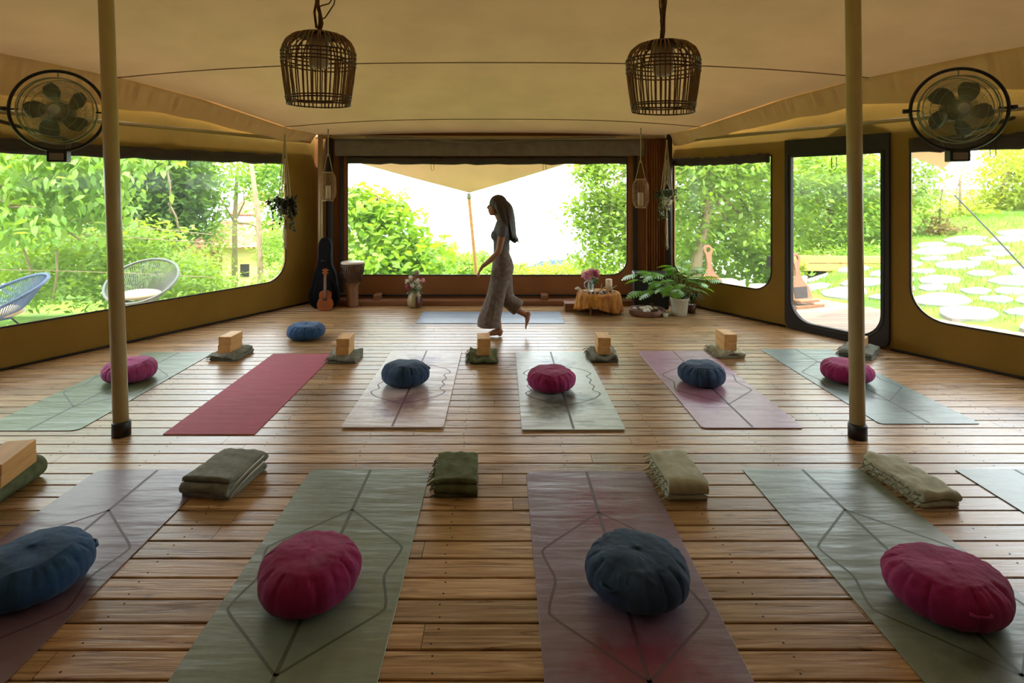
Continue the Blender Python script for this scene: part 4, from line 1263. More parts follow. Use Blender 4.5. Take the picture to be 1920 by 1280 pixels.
# stones, shells and driftwood
M['stone'] = mat('pebble', lin((150, 132, 116)), 0.6, var=0.2, scale=30)
M['stone2'] = mat('pebble_dark', lin((70, 52, 44)), 0.5, var=0.2, scale=30)
bits = [(-0.19, -0.10, .022, 0), (-0.15, -0.15, .02, 1), (-0.10, -0.17, .021, 1), (-0.05, -0.18, .023, 1), (0.0, -0.19, .022, 0), (0.05, -0.17, .024, 1), (0.09, -0.12, .02, 0), (-0.02, -0.11, .024, 0), (0.05, -0.08, .022, 1), (0.19, -0.05, .02, 0), (-0.21, -0.02, .021, 0), (0.0, -0.05, .02, 1)]
lb = [('pale pebble at the left rim of the ochre cloth', 'pale pebble on the ochre cloth in front of the glass jug', 'pale pebble right of the candle on the ochre cloth')]
for i, (x, y_, R_, k) in enumerate(bits):
    g = G(); g.ball((0, 0, R_ * 0.7), (R_, R_ * 0.8, R_ * 0.7), 12, 8)
    o = g.obj('pebble', M['stone2'] if k else M['stone']); o.location = (c.x + x, c.y + y_, 0.275); o.rotation_euler = (0, 0, rr.uniform(0, 3))
    tag(o, 'small dark pebble laid around the glass jug on the ochre cloth' if k else 'small pale pebble laid around the glass jug on the ochre cloth', 'pebble', 'dark pebbles on the ochre cloth' if k else 'pale pebbles on the ochre cloth')
dw = thing('driftwood_twig', 'pale twisted twig lying between the jug and the candle', 'twig', (c.x + 0.045, c.y - 0.03, 0.276))
g = G(); g.tube([(-0.06, 0, .012), (-0.02, 0.0, .03), (0.03, 0, .06), (0.06, 0.0, .10)], [.010, .009, .007, .004], 6); g.obj('branch', M['macrame'], dw)
g = G(); g.tube([(-0.01, 0, .03), (-0.02, 0, .07), (-0.005, 0, .11)], [.008, .006, .003], 6); g.obj('branch', M['macrame'], dw)
g = G(); g.tube([(0.02, -.01, .012), (0.09, -0.015, .03), (0.18, -0.01, .085)], [.008, .006, .004], 6); g.obj('branch', M['macrame'], dw)
sh = G()
for i in range(26):
    a = i * 0.5; r_ = 0.03 * (1 - i / 28)
    sh.v
sh.tube([((0.03 * (1 - i / 30)) * math.cos(i * 0.5), 0.03 * (1 - i / 30) * math.sin(i * 0.5), 0.018 + 0.045 * i / 30) for i in range(28)], [0.018 * (1 - i / 30) for i in range(28)], 8)
o = sh.obj('sea_shell', M['white_fl']); o.location = (c.x - 0.265, c.y + 0.06, 0.275); tag(o, 'white spiral shell at the left rim of the ochre cloth', 'shell')
# timber box left of the table
p = floor_at(1073, 580)
tb = thing('wooden_crate', 'small plain wooden crate left of the ochre covered table', 'crate', (p.x + 0.02, 7.72, 0))
g = G(); g.box((0, 0, 0.045), (0.26, 0.16, 0.09)); bevel(g.obj('box', M['timber'], tb), 0.004)
g = G(); g.box((0, 0, 0.0975), (0.27, 0.17, 0.014)); bevel(g.obj('lid', M['timber'], tb), 0.003)

# ------------------------------------------------------------------ speaker, plants, tray at the right
sp = thing('loudspeaker', 'large black loudspeaker standing behind the potted leafy plant', 'loudspeaker', (2.02, 7.92, 0), -0.12)
g = G(); g.box((0, 0, 0.24), (0.46, 0.30, 0.48)); bevel(g.obj('cabinet', M['black'], sp), 0.02, 3)
M['grille'] = mat('speaker_grille', lin((14, 14, 16)), 0.5, bump=0.6, bscale=300)
g = G(); g.box((0, -0.154, 0.25), (0.40, 0.012, 0.40)); gri = g.obj('grille', M['grille'], sp)
g = G(); g.box((0.0, -0.163, 0.075), (0.05, 0.004, 0.012)); g.obj('badge', M['alu'], gri)

def lobed_leaf(L_, W_, lobes=7, curve=0.3):
    """deeply cut leaf, along +x"""
    n = lobes * 4; edge = []
    for i in range(n + 1):
        u = i / n; env = W_ / 2 * (math.sin(PI * u ** 0.75) ** 0.7 + 0.02)
        cut = 0.14 + 0.86 * abs(math.sin(PI * lobes * u)) ** 0.7
        edge.append((u, env * cut))
    vs = []
    for u, w in edge:
        z = -curve * L_ * u * u
        vs += [(L_ * u + 0.25 * w, w, z - 0.25 * w), (L_ * u, 0, z), (L_ * u + 0.25 * w, -w, z - 0.25 * w)]
    fs = []
    for i in range(n):
        a = 3 * i; b_ = a + 3
        fs += [(a, b_, b_ + 1, a + 1), (a + 1, b_ + 1, b_ + 2, a + 2)]
    return vs, fs
M['philo'] = mat('philodendron_leaf', lin((96, 148, 44)), 0.32, island=0.4, transl=0.3, tcol=lin((130, 180, 40)))
M['philo_st'] = mat('leaf_stalk', lin((120, 140, 76)), 0.5)
M['soil'] = mat('soil', lin((44, 34, 26)), 0.95)
p = floor_at(1274, 591)
pp = thing('potted_philodendron', 'large split leaf plant in a white pot by the right corner', 'potted plant', (p.x, p.y, 0))
g = G(); g.lathe([(0, 0), (0.088, 0), (0.093, 0.01), (0.112, 0.20), (0.118, 0.205), (0.118, 0.225), (0.106, 0.225), (0.100, 0.19), (0, 0.19)], 32); g.obj('pot', M['whitepot'], pp)
g = G(); g.lathe([(0, 0.195), (0.101, 0.195), (0.101, 0.19)], 24); g.obj('soil', M['soil'], pp)
rr = random.Random(12)
specs = []
for i in range(46):
    a = rr.uniform(0, 2 * PI); el = rr.uniform(0.1, 1.2); ln = rr.uniform(0.24, 0.50)
    specs.append((a, el, ln))
specs += [(PI, 0.55, 0.62), (PI - .3, 0.42, 0.56), (PI + .35, 0.25, 0.55), (PI + .1, .75, .5), (0.1, 0.5, 0.42), (-0.3, 0.35, 0.4), (2.5, 1.0, 0.5), (PI + .6, .1, .42)]
for a, el, ln in specs:
    ca, sa = math.cos(a), math.sin(a)
    hx, hz = ln * math.cos(el), ln * math.sin(el)
    if sa > 0.35: hx *= 0.35
    if ca > 0.3: hx *= 0.62
    if sa < -0.45 and el < 0.55: el += 0.5; hz = ln * math.sin(el); hx = ln * math.cos(el)
    base = Vector((0.03 * ca, 0.03 * sa, 0.19)); tip = Vector((hx * ca, hx * sa, 0.20 + hz))
    mid = base.lerp(tip, 0.5) + Vector((0, 0, 0.06))
    g = G(); g.tube([base, mid, tip], [0.006, 0.005, 0.004], 6); st = g.obj('stalk', M['philo_st'], pp)
    Lf = rr.uniform(0.15, 0.23); vs, fs = lobed_leaf(Lf, Lf * rr.uniform(0.8, 1.0), 7, rr.uniform(0.2, 0.5))
    R_ = Matrix.Rotation(a + rr.uniform(-.3, .3), 4, 'Z') @ Matrix.Rotation(-el * 0.35 + rr.uniform(-.1, .3), 4, 'Y') @ Matrix.Rotation(rr.uniform(-.5, .5), 4, 'X')
    g = G(); g.add(vs, fs, M=Matrix.Translation(tip) @ R_); g.obj('leaf', M['philo'], st, fix=False)
# small trailing plant right of it
p = floor_at(1313, 588)
sp2 = thing('small_potted_plant', 'small dark pot with drooping narrow leaves right of the white pot', 'potted plant', (p.x - 0.10, p.y + 0.05, 0))
g = G(); g.lathe([(0, 0), (0.05, 0), (0.065, 0.11), (0.058, 0.11), (0, 0.09)], 20); g.obj('pot', M['pot_brown'], sp2)
g = G()
for i in range(38):
    a = rr.uniform(0, 2 * PI); l_ = rr.uniform(.10, .2)
    if math.sin(a) > .5: l_ *= .5
    pts = [Vector((0, 0, .1)), Vector((l_ * .5 * math.cos(a), l_ * .5 * math.sin(a), .1 + l_ * .9)), Vector((l_ * math.cos(a), l_ * math.sin(a), .1 + l_ * rr.uniform(.1, .9)))]
    vs = []
    for q, w in zip(pts, (.003, .011, .001)):
        s_ = Vector((-math.sin(a), math.cos(a), 0)) * w; vs += [q + s_, q - s_]
    g.add(vs, [(0, 1, 3, 2), (2, 3, 5, 4)])
g.obj('foliage', M['green_st'], sp2, fix=False)
# round wooden tray of white stones
M['traywood'] = mat('tray_wood', lin((122, 84, 66)), 0.5, var=0.2, scale=14)
M['whitestone'] = mat('white_stone', lin((214, 206, 190)), 0.7)
p = floor_at(1214, 590)
tr = thing('wooden_tray', 'round wooden tray of white stones on the floor left of the white pot', 'tray', (p.x, p.y + 0.03, 0))
g = G(); g.lathe([(0, 0.0), (0.205, 0.0), (0.222, 0.01), (0.226, 0.075), (0.212, 0.075), (0.206, 0.02), (0, 0.018)], 40); g.obj('tray', M['traywood'], tr)
for i in range(26):
    a = rr.uniform(0, 2 * PI); q = 0.16 * math.sqrt(rr.random()); R_ = rr.uniform(.022, .04)
    g = G(); g.ball((0, 0, 0), (R_, R_ * .8, R_ * .6), 10, 6)
    o = g.obj('white_stone', M['whitestone']); o.location = (tr.location.x + q * math.cos(a), tr.location.y + q * math.sin(a), 0.05 + 0.03 * (1 - q / .16) + R_ * .2); o.rotation_euler = (0, 0, rr.uniform(0, 3))
    tag(o, 'white stone lying in the round wooden tray', 'stone', 'white stones in the round wooden tray')
p = floor_at(1240, 592)
for x_, lab in ((1236, 'small pale cup at the right rim of the stone tray'),):
    p = floor_at(x_, 593)
    g = G(); g.lathe([(0, 0), (0.028, 0), (0.04, 0.05), (0.036, 0.05), (0.0, 0.008)], 20); o = g.obj('cup', M['whitepot']); o.location = (p.x + .06, p.y - .05, 0); tag(o, lab, 'cup')
# ------------------------------------------------------------------ the woman walking to the left
M['skin'] = mat('skin', lin((150, 104, 78)), 0.5, spec=0.3)
M['hair'] = mat('hair', lin((58, 46, 42)), 0.55, var=0.2, scale=20, stretch=(6, 6, 1))
M['top'] = mat('grey_top', lin((84, 82, 86)), 0.85)
M['trousers'] = mat('brown_trousers', lin((104, 90, 80)), 0.85, var=0.28, scale=26)
WD = 6.41; S = F / WD
def w(px, py, dy=0.0):
    return Vector(((px - VX) / S, WD + dy, EYE - (py - HZ) / S))
woman = thing('person', 'woman with long dark hair and wide trousers walking left across the boards', 'person', (w(930, 628).x, WD, 0))
off = Vector(woman.location)
def wp(px, py, dy=0.0): return w(px, py, dy) - off
def dense(pts, rad, n=5):
    P = []; R = []
    for i in range(len(pts) - 1):
        for k in range(n):
            t = k / n; t2 = t
            P.append(pts[i].lerp(pts[i + 1], t)); a, b_ = rad[i], rad[i + 1]
            R.append((a[0] + (b_[0] - a[0]) * t2, a[1] + (b_[1] - a[1]) * t2))
    P.append(pts[-1]); R.append(rad[-1]); 
    # round off the path
    for _ in range(2):
        P = [P[0]] + [(P[i - 1] + P[i] * 2 + P[i + 1]) / 4 for i in range(1, len(P) - 1)] + [P[-1]]
    return P, R
def limb(g, pts, rad, seg=16, end=True):
    rad = [(r, r) if not isinstance(r, tuple) else r for r in rad]
    P, R = dense([wp(*p) for p in pts], rad)
    g.tube(P, R, seg)
    g.ball(P[0], (R[0][0], R[0][1], (R[0][0] + R[0][1]) / 2 * .6), 12, 8)
    if end: g.ball(P[-1], min(R[-1]) * .95, 10, 8)
# tube(): ra lies across the path in the picture plane, rb in depth
body = G()
# head: skull, face, jaw, nose, ear
H0 = wp(931, 386)
body.ball(H0 + Vector((0.010, 0, 0.018)), (0.088, 0.072, 0.094), 20, 14)
body.ball(H0 + Vector((-0.030, 0, -0.030)), (0.060, 0.058, 0.075), 16, 12)
body.ball(H0 + Vector((-0.050, 0, -0.080)), (0.034, 0.036, 0.026), 12, 8)
body.tube([H0 + Vector((-0.080, 0, 0.012)), H0 + Vector((-0.100, 0, -0.022)), H0 + Vector((-0.084, 0, -0.034))], [0.009, 0.014, 0.010], 10)
body.ball(H0 + Vector((-0.082, 0, -0.052)), (0.012, 0.024, 0.007), 10, 6)
body.ball(H0 + Vector((-0.080, 0, -0.063)), (0.012, 0.022, 0.008), 10, 6)
for s in (-1, 1):
    body.ball(H0 + Vector((-0.072, s * 0.030, 0.010)), (0.014, 0.018, 0.010), 8, 6)
    body.ball(H0 + Vector((0.008, s * 0.074, -0.020)), (0.018, 0.010, 0.030), 10, 8)
limb(body, [(936, 402), (940, 412), (942, 420)], [(.052, .05), (.05, .052), (.06, .075)])
# torso
limb(body, [(942, 417), (942, 424), (941, 438), (940, 455), (939, 470), (941, 486), (942, 500), (941, 512)],
     [(.055, .075), (.075, .165), (.100, .150), (.080, .125), (.074, .115), (.095, .145), (.108, .165), (.100, .165)], 24)
for s in (-1, 1):
    body.ball(wp(930, 441, s * .065), (.050, .058, .052), 14, 10)
# near arm: upper arm down the side, forearm reaching forward and down
def arm(pts, rad): limb(body, pts, rad, 14)
arm([(943, 427, -.165), (939, 448, -.19), (935, 468, -.20)], [.046, .040, .034])
arm([(935, 468, -.20), (922, 482, -.19), (906, 495, -.18)], [.034, .030, .021])
# hand: palm, four fingers and a thumb
def finger(a, b_, c, r=0.0085):
    P = [wp(*a), wp(*b_), wp(*c)]; body.tube(P, [r, r * .95, r * .75], 8); body.ball(P[-1], r * .75, 8, 6); body.ball(P[0], r, 8, 6)
limb(body, [(906, 495, -.18), (902.5, 500, -.178), (900.5, 504, -.176)], [(.017, .020), (.018, .034), (.013, .036)])
finger((900.5, 504, -.205), (899.5, 509, -.208), (901, 513, -.206), .008)
finger((899.5, 504.5, -.188), (897.5, 510, -.190), (898.5, 515, -.188))
finger((899.5, 504.5, -.170), (896.5, 510, -.170), (896.5, 515.5, -.170))
finger((900, 504, -.152), (896.5, 509, -.150), (895.5, 513.5, -.150), .008)
finger((904.5, 499, -.150), (900.5, 503.5, -.136), (898, 507.5, -.132), .009)
# far arm swings back
arm([(943, 427, .165), (947, 448, .19), (951, 467, .20)], [.046, .040, .034])
arm([(951, 467, .20), (950, 484, .20), (948, 497, .20)], [.034, .029, .021])
limb(body, [(948, 497, .20), (947, 502, .20), (946.5, 506, .20)], [(.016, .020), (.017, .032), (.012, .034)])
for k, yy_ in enumerate((.17, .187, .204, .221)):
    finger((946.5, 506, yy_), (946, 511, yy_), (945, 515 - abs(k - 1.5), yy_), .008)
finger((945, 501, .17), (943, 506, .16), (941.5, 509, .158), .009)
# legs: front leg planted, rear leg lifting
limb(body, [(941, 508, -.075), (933, 535, -.075), (928, 562, -.07), (930, 590, -.065), (935.5, 613, -.06), (936.5, 620, -.06)], [.086, .074, .054, .052, .032, .030])
body.ball(wp(937.5, 622, -.06), (.028, .030, .034), 12, 8)
limb(body, [(937, 618.5, -.06), (926, 620.5, -.062), (915, 624, -.064), (906, 625.6, -.066)], [(.040, .032), (.034, .038), (.018, .044), (.010, .038)])
for k, (dy, ln, r) in enumerate(((-.098, 0, .011), (-.082, 0.4, .0085), (-.067, 0.9, .008), (-.053, 1.6, .008), (-.040, 2.6, .007))):
    P = [wp(907 + ln, 625.8, dy), wp(903.5 + ln, 626.6, dy), wp(901.8 + ln, 626.7, dy)]; body.tube(P, [r, r, r * .8], 8); body.ball(P[-1], r * .85, 8, 6)
limb(body, [(943, 508, .075), (945, 535, .075), (947, 563, .075), (962, 577, .075), (978, 588, .07), (986, 592, .07)], [.086, .074, .054, .050, .033, .030])
body.ball(wp(991, 591, .07), (.030, .030, .030), 12, 8)
limb(body, [(989, 592, .07), (989.5, 601, .07), (988, 609, .07), (986.5, 613, .07)], [(.034, .030), (.027, .036), (.017, .042), (.011, .036)])
for k, (dy, r) in enumerate(((.040, .010), (.055, .0085), (.069, .008), (.082, .008), (.094, .007))):
    P = [wp(986.8, 612.5, dy), wp(986, 616 - k * .4, dy), wp(986.6, 618 - k * .6, dy)]; body.tube(P, [r, r, r * .8], 8); body.ball(P[-1], r * .85, 8, 6)
o = body.obj('body', M['skin'], woman); remesh(o, 0.0055, 5, 0.5)
# eyes (closed lashes) and brow
g = G()
for s in (-1, 1):
    g.tube([H0 + Vector((-0.087, s * .018, 0.008)), H0 + Vector((-0.088, s * .030, 0.004)), H0 + Vector((-0.080, s * .042, 0.008))], 0.003, 5)
    g.tube([H0 + Vector((-0.092, s * .014, 0.030)), H0 + Vector((-0.090, s * .030, 0.034)), H0 + Vector((-0.078, s * .046, 0.028))], 0.003, 5)
g.obj('lashes', M['hair'], woman)
# hair
g = G()
g.ball(H0 + Vector((0.020, 0, 0.030)), (0.100, 0.088, 0.096), 20, 14)
limb(g, [(936, 380), (948, 392), (953, 410), (957, 430), (962, 447), (965, 453)], [(.075, .085), (.085, .095), (.075, .11), (.062, .105), (.042, .08), (.020, .05)], 20)
for i in range(40):
    yy_ = -.11 + .22 * i / 39; e = 1 - (yy_ / .12) ** 2
    ex = 962 + 8 * e + random.uniform(-5, 4); ey = 448 + 5 * e + random.uniform(-4, 5)
    limb(g, [(945, 378, yy_ * .6), (957 - 4 * (1 - e), 405, yy_ * .9), (961 - 5 * (1 - e), 430, yy_), (ex, ey, yy_)], [.010, .013, .012, .004], 6)
for s in (-1, 1):      # locks beside the face
    limb(g, [(931, 372, s * .05), (936, 386, s * .082), (943, 404, s * .085), (948, 424, s * .10)], [(.035, .02), (.05, .022), (.05, .03), (.04, .03)], 12)
o = g.obj('hair', M['hair'], woman); remesh(o, 0.006, 2, 0.4)
# top
g = G()
limb(g, [(942, 421), (942, 426), (941, 439), (940, 455), (939, 469), (940, 476)],
     [(.078, .150), (.088, .172), (.108, .158), (.088, .133), (.081, .122), (.086, .13)], 24)
for s in (-1, 1):
    g.ball(wp(930, 441, s * .065), (.058, .066, .060), 14, 10)
    limb(g, [(943, 425.5, s * .16), (941, 437, s * .183)], [.055, .052], 14)
o = g.obj('top', M['top'], woman); remesh(o, 0.008, 3)
# wide trousers
g = G()
limb(g, [(940, 471), (940.5, 478), (942, 490), (943, 500), (941, 514), (940, 524)], [(.083, .124), (.092, .135), (.112, .16), (.121, .18), (.118, .185), (.10, .17)], 24)
limb(g, [(940, 506, -.085), (935, 530, -.088), (929, 556, -.085), (922, 580, -.08), (917, 598, -.08), (916.5, 609, -.08)], [(.105, .095), (.100, .092), (.102, .09), (.115, .10), (.124, .11), (.128, .115)], 24, end=False)
limb(g, [(943, 506, .085), (945, 530, .085), (947, 552, .085), (953, 566, .085), (964, 574, .085), (973, 581, .085)], [(.105, .095), (.098, .09), (.092, .09), (.085, .09), (.092, .09), (.092, .09)], 24, end=False)
# soft vertical folds
for a_, b_ in (((905, 545, -.12), (899, 600, -.13)), ((917, 540, -.175), (908, 605, -.178)), ((930, 540, -.17), (922, 606, -.18)), ((940, 530, -.15), (934, 606, -.15))):
    pass
for a_, b_ in (((926, 535, -.165), (909, 604, -.175)), ((936, 525, -.165), (921, 606, -.178)), ((944, 520, -.13), (932, 603, -.14))):
    g.tube([wp(*a_), wp(*a_).lerp(wp(*b_), .5), wp(*b_)], [.008, .012, .014], 8)
o = g.obj('trousers', M['trousers'], woman); remesh(o, 0.009, 4)
# ------------------------------------------------------------------ terrain
def s_right(x, y): return 0.857 * (x - 2.406) + 0.515 * (y - 8.3)
def s_left(x, y): return -0.870 * (x + 2.66) + 0.493 * (y - 8.3)
def ground(x, y):
    z = -0.10
    sr = s_right(x, y) if x > 0 else -9
    if sr > 1.5: z += 0.145 * min(sr - 1.5, 7.5) + 0.05 * min(6, max(0, sr - 9))
    w_ = max(0.0, min(1.0, (sr - 1.0) / 3.0)) if x > 0 else 0
    side = max(0.0, min(1.0, (x / max(y, 0.5) - 0.42) / 0.16)) if x > 0 else 0.0     # the slope lies to the right only
    if y > 9: z = -0.10 + (z + 0.10) * side
    if y > 9: w_ *= side
    fall = 0.16 * max(0, y - 9.3) + 0.25 * max(0, y - 20)
    z -= min(fall, 70) * (1 - w_)
    if x < -3:
        sl = s_left(x, y)
        if sl > 2.2: z -= min(0.35, (sl - 2.2) * 0.3) * (1.0 if y < 12 else 0.5)
    z += 0.05 * mnoise.noise(Vector((x * .4, y * .4, 0)))
    ins = max(s_right(x, y) if x > -1 else -9, s_left(x, y) if x < 1 else -9, y - 8.4, x - 5.3, -x - 5.4)
    if ins < 2.0: z = min(z, -0.12 - (0.1 if ins < 0.0 else 0))
    return z
M['grass'] = mat('grass_ground', lin((118, 158, 40)), 0.9, col2=lin((92, 128, 34)), scale=3, bump=0.6, bscale=60, transl=0.0)
M['grassb'] = mat('grass_blades', lin((126, 176, 44)), 0.7, island=0.35, transl=0.35)
M['flag'] = mat('flagstone', lin((158, 156, 146)), 0.8, col2=lin((132, 134, 120)), scale=5, bump=0.3, bscale=30)
g = G()
xs = np.concatenate([np.linspace(-120, -24, 16), np.linspace(-20, 24, 90), np.linspace(28, 120, 16)])
ysg = np.concatenate([np.linspace(-14, 4, 14), np.linspace(4.5, 26, 60), np.linspace(28, 160, 22)])
vs = [(x, y, ground(x, y)) for y in ysg for x in xs]; nx = len(xs)
g.add(vs, [(j * nx + i, j * nx + i + 1, (j + 1) * nx + i + 1, (j + 1) * nx + i) for j in range(len(ysg) - 1) for i in range(nx - 1)])
tag(g.obj('ground', M['grass'], fix=False), kind='structure')

# deck boards outside the doorway and beside the left wall
g = G(); rr = random.Random(9); yv = 2.0
while yv < 9.4:
    a = xr(min(yv, 8.3)) + 0.08 if yv < 8.35 else 1.6
    b_ = min(xr(yv) if yv < 8.3 else 2.406 - 0.6 * (yv - 8.3), 5.3) + 2.45
    if b_ > a: board(g, a, b_, yv, yv + 0.118, -0.02)
    yv += 0.126
tag(g.obj('deck_right', M['deck']), kind='structure')
g = G(); yv = 2.0
M['deckl'] = wood_floor_mat('pale_deck_boards', lin((206, 196, 176)), lin((176, 162, 140)), lin((224, 214, 196)), 0.7)
while yv < 9.4:
    b_ = xl(min(yv, 8.3)) - 0.08 if yv < 8.35 else -2.0
    a = (xl(yv) if yv < 8.3 else -2.66 + 0.567 * (yv - 8.3)) - 1.75
    board(g, a, b_, yv, yv + 0.118, -0.02)
    yv += 0.126
tag(g.obj('deck_left', M['deckl']), kind='structure')

# flagstone path climbing to the right
g = G(); rr = random.Random(21); placed = []
def far_enough(x, y, r): return all((x - a) ** 2 + ((y - b_) * 1.25) ** 2 > (r + q) ** 2 for a, b_, q in placed)
tries = 0
while tries < 9000 and len(placed) < 230:
    tries += 1
    y = rr.uniform(4.2, 13.0); x = rr.uniform(4.0, 12.5); s_ = s_right(x, y)
    if s_ < 2.35 or s_ > 8.0: continue
    # the path sweeps from the deck edge up to the right
    cx = 0.62 * y + 0.4 if y < 9 else 5.98 + (y - 9) * 1.15
    if s_ > 4.4 and y > 8.9 and x < 5.6 + (y - 8.9) * 1.0: continue
    if y > 10.9: continue
    r = rr.uniform(0.16, 0.42)
    if not far_enough(x, y, r * 0.90): continue
    placed.append((x, y, r))
    n = rr.randint(5, 7); a0 = rr.uniform(0, 6); pts = []
    for k in range(n):
        a = a0 + 2 * PI * k / n + rr.uniform(-.15, .15); q = r * rr.uniform(0.82, 1.14)
        pts.append((x + q * math.cos(a) * 1.08, y + q * math.sin(a) * 0.86))
    pts2 = []
    for k in range(n):
        A, B, C_ = Vector(pts[k - 1]), Vector(pts[k]), Vector(pts[(k + 1) % n])
        pts2 += [tuple(B.lerp(A, .22)), tuple(B.lerp(B.lerp((A + C_) / 2, .1), 1)), tuple(B.lerp(C_, .22))]
    m_ = len(pts2); tz = 0.025
    top = [(p[0], p[1], ground(*p) + tz) for p in pts2]; bot = [(p[0], p[1], ground(*p) - .03) for p in pts2]
    g.add(top + bot, [tuple(range(m_))] + [(i, m_ + i, m_ + (i + 1) % m_, (i + 1) % m_) for i in range(m_)], 0, False)
o = g.obj('flagstone_path', M['flag']); tag(o, kind='structure')

# ------------------------------------------------------------------ leaves
def leaf_cloud(name, centers, size, m, seed, droop=0.3, spread=0.9, asp=0.5, parent=None, shape6=False):
    R_ = np.random.default_rng(seed); C_ = np.asarray(centers); n = len(C_)
    yaw = R_.uniform(0, 2 * PI, n); pit = droop + R_.normal(0, spread * .5, n); rol = R_.normal(0, .6, n)
    d = np.stack([np.cos(yaw) * np.cos(pit), np.sin(yaw) * np.cos(pit), -np.sin(pit)], 1)
    up = np.array([0, 0, 1.0]); side = np.cross(d, up); side /= np.linalg.norm(side, axis=1)[:, None] + 1e-9
    nn = np.cross(side, d)
    s2 = side * np.cos(rol)[:, None] + nn * np.sin(rol)[:, None]; n2 = np.cross(s2, d)
    L_ = (size * R_.uniform(0.65, 1.25, n))[:, None]; W_ = L_ * asp / 2
    if shape6:
        V = np.stack([C_, C_ + d * L_ * .3 + s2 * W_ * .95 + n2 * L_ * .03, C_ + d * L_ * .68 + s2 * W_ * .75 , C_ + d * L_ - n2 * L_ * .12, C_ + d * L_ * .68 - s2 * W_ * .75, C_ + d * L_ * .3 - s2 * W_ * .95 + n2 * L_ * .03], 1)
        k = 6; T = np.array([[0, 1, 5], [1, 2, 5], [2, 4, 5], [2, 3, 4]])
    else:
        V = np.stack([C_, C_ + d * L_ * .45 + s2 * W_ + n2 * L_ * .04, C_ + d * L_, C_ + d * L_ * .45 - s2 * W_ + n2 * L_ * .04], 1)
        k = 4; T = np.array([[0, 1, 2], [0, 2, 3]])
    nv = n * k; F_ = (T[None] + (np.arange(n) * k)[:, None, None]).reshape(-1, 3); nf = len(F_)
    me = bpy.data.meshes.new(name); me.vertices.add(nv); me.vertices.foreach_set('co', V.reshape(-1).astype(np.float32))
    me.loops.add(nf * 3); me.loops.foreach_set('vertex_index', F_.reshape(-1).astype(np.int32))
    me.polygons.add(nf); me.polygons.foreach_set('loop_start', (np.arange(nf) * 3).astype(np.int32))
    me.materials.append(m); me.update(calc_edges=True)
    o = bpy.data.objects.new(name, me); COL.objects.link(o)
    if parent: o.parent = parent
    return o

def blob_points(R_, n, c, r, shell=0.55):
    v = R_.normal(0, 1, (n, 3)); v /= np.linalg.norm(v, axis=1)[:, None]
    q = R_.uniform(shell, 1.0, n)[:, None] if shell else R_.uniform(0, 1, n)[:, None] ** .4
    return np.asarray(c) + v * q * np.asarray(r)

def cloud_points(seed, blobs, n_cl, per, sig):
    """blobs: list of (centre, radii, weight); leaves gather in twig clusters"""
    R_ = np.random.default_rng(seed); W_ = np.array([b_[2] for b_ in blobs], float); W_ /= W_.sum(); out = []
    for (c, r, _), w_ in zip(blobs, W_):
        k = max(1, int(n_cl * w_)); cc = blob_points(R_, k, c, r)
        p = np.repeat(cc, per, 0) + R_.normal(0, 1, (k * per, 3)) * np.array([sig, sig, sig * .6])
        out.append(p)
    return np.concatenate(out)

def leafmat(name, c, tc_=None, isl=0.35, tr=0.45, hole=None):
    return mat(name, lin(c), 0.45, island=isl, transl=tr, tcol=lin(tc_) if tc_ else None, spec=0.4)
M['lf_walnut'] = leafmat('leaf_walnut', (124, 158, 70), (160, 190, 56))
M['lf_bright'] = leafmat('leaf_bright', (126, 160, 50), (170, 204, 40))
M['lf_yellow'] = leafmat('leaf_yellow', (150, 166, 56), (190, 196, 40))
M['lf_dark'] = leafmat('leaf_deep', (84, 112, 50), (112, 140, 40))
M['lf_mid'] = leafmat('leaf_fresh', (128, 156, 62), (164, 190, 44))
M['lf_brown'] = leafmat('leaf_reddish', (134, 112, 66), (150, 130, 60))
M['bark'] = mat('bark', lin((150, 128, 100)), 0.9, var=0.25, scale=12, bump=0.6, bscale=30, stretch=(3, 3, .6))
M['bark_d'] = mat('bark_dark', lin((96, 78, 60)), 0.9, var=0.25, scale=12)

def tree(name, label, base, trunk, blobs, n_cl, per, sig, size, m, seed, bark='bark', branches=8, droop=0.3, asp=0.5, six=False, group='trees and bushes around the tent', cat='tree', tr_r=0.09):
    """trunk: list of points relative to base; blobs relative to base"""
    r = thing(name, label, cat, base, 0, group)
    P = cloud_points(seed, blobs, n_cl, per, sig)
    if trunk:
        g = G(); T = [Vector(t) for t in trunk]; n = len(T)
        g.tube(T, [tr_r * (1 - 0.6 * i / (n - 1)) for i in range(n)], 10)
        R_ = random.Random(seed)
        for k in range(branches):
            b_ = R_.choice(blobs); s_ = T[R_.randint(n // 2, n - 1)]
            e = Vector(b_[0]) + Vector((R_.uniform(-.8, .8) * b_[1][0], R_.uniform(-.8, .8) * b_[1][1], R_.uniform(-.5, .7) * b_[1][2]))
            mid = s_.lerp(e, .5) + Vector((R_.uniform(-.15, .15), R_.uniform(-.15, .15), R_.uniform(0, .3)))
            g.tube([s_, mid, e], [tr_r * .35, tr_r * .22, tr_r * .06], 6)
        g.obj('trunk' if cat == 'tree' else 'stems', M[bark], r)
    leaf_cloud('foliage', P, size, m, seed, droop, parent=r, asp=asp, shape6=six)
    return r
def gp(px, d, dz=0.0):
    x = (px - VX) * d / F; return (x, d, ground(x, d) + dz)
def rel(base, px, py, d):
    q = at(px, py, d); return (q.x - base[0], q.y - base[1], q.z - base[2])
def B(base, px, py, d, rx, rz, w_=1.0, ry=None):
    """crown lobe seen at that column and row at distance d, radii in metres"""
    return (rel(base, px, py, d), (rx, ry or rx, rz), w_)

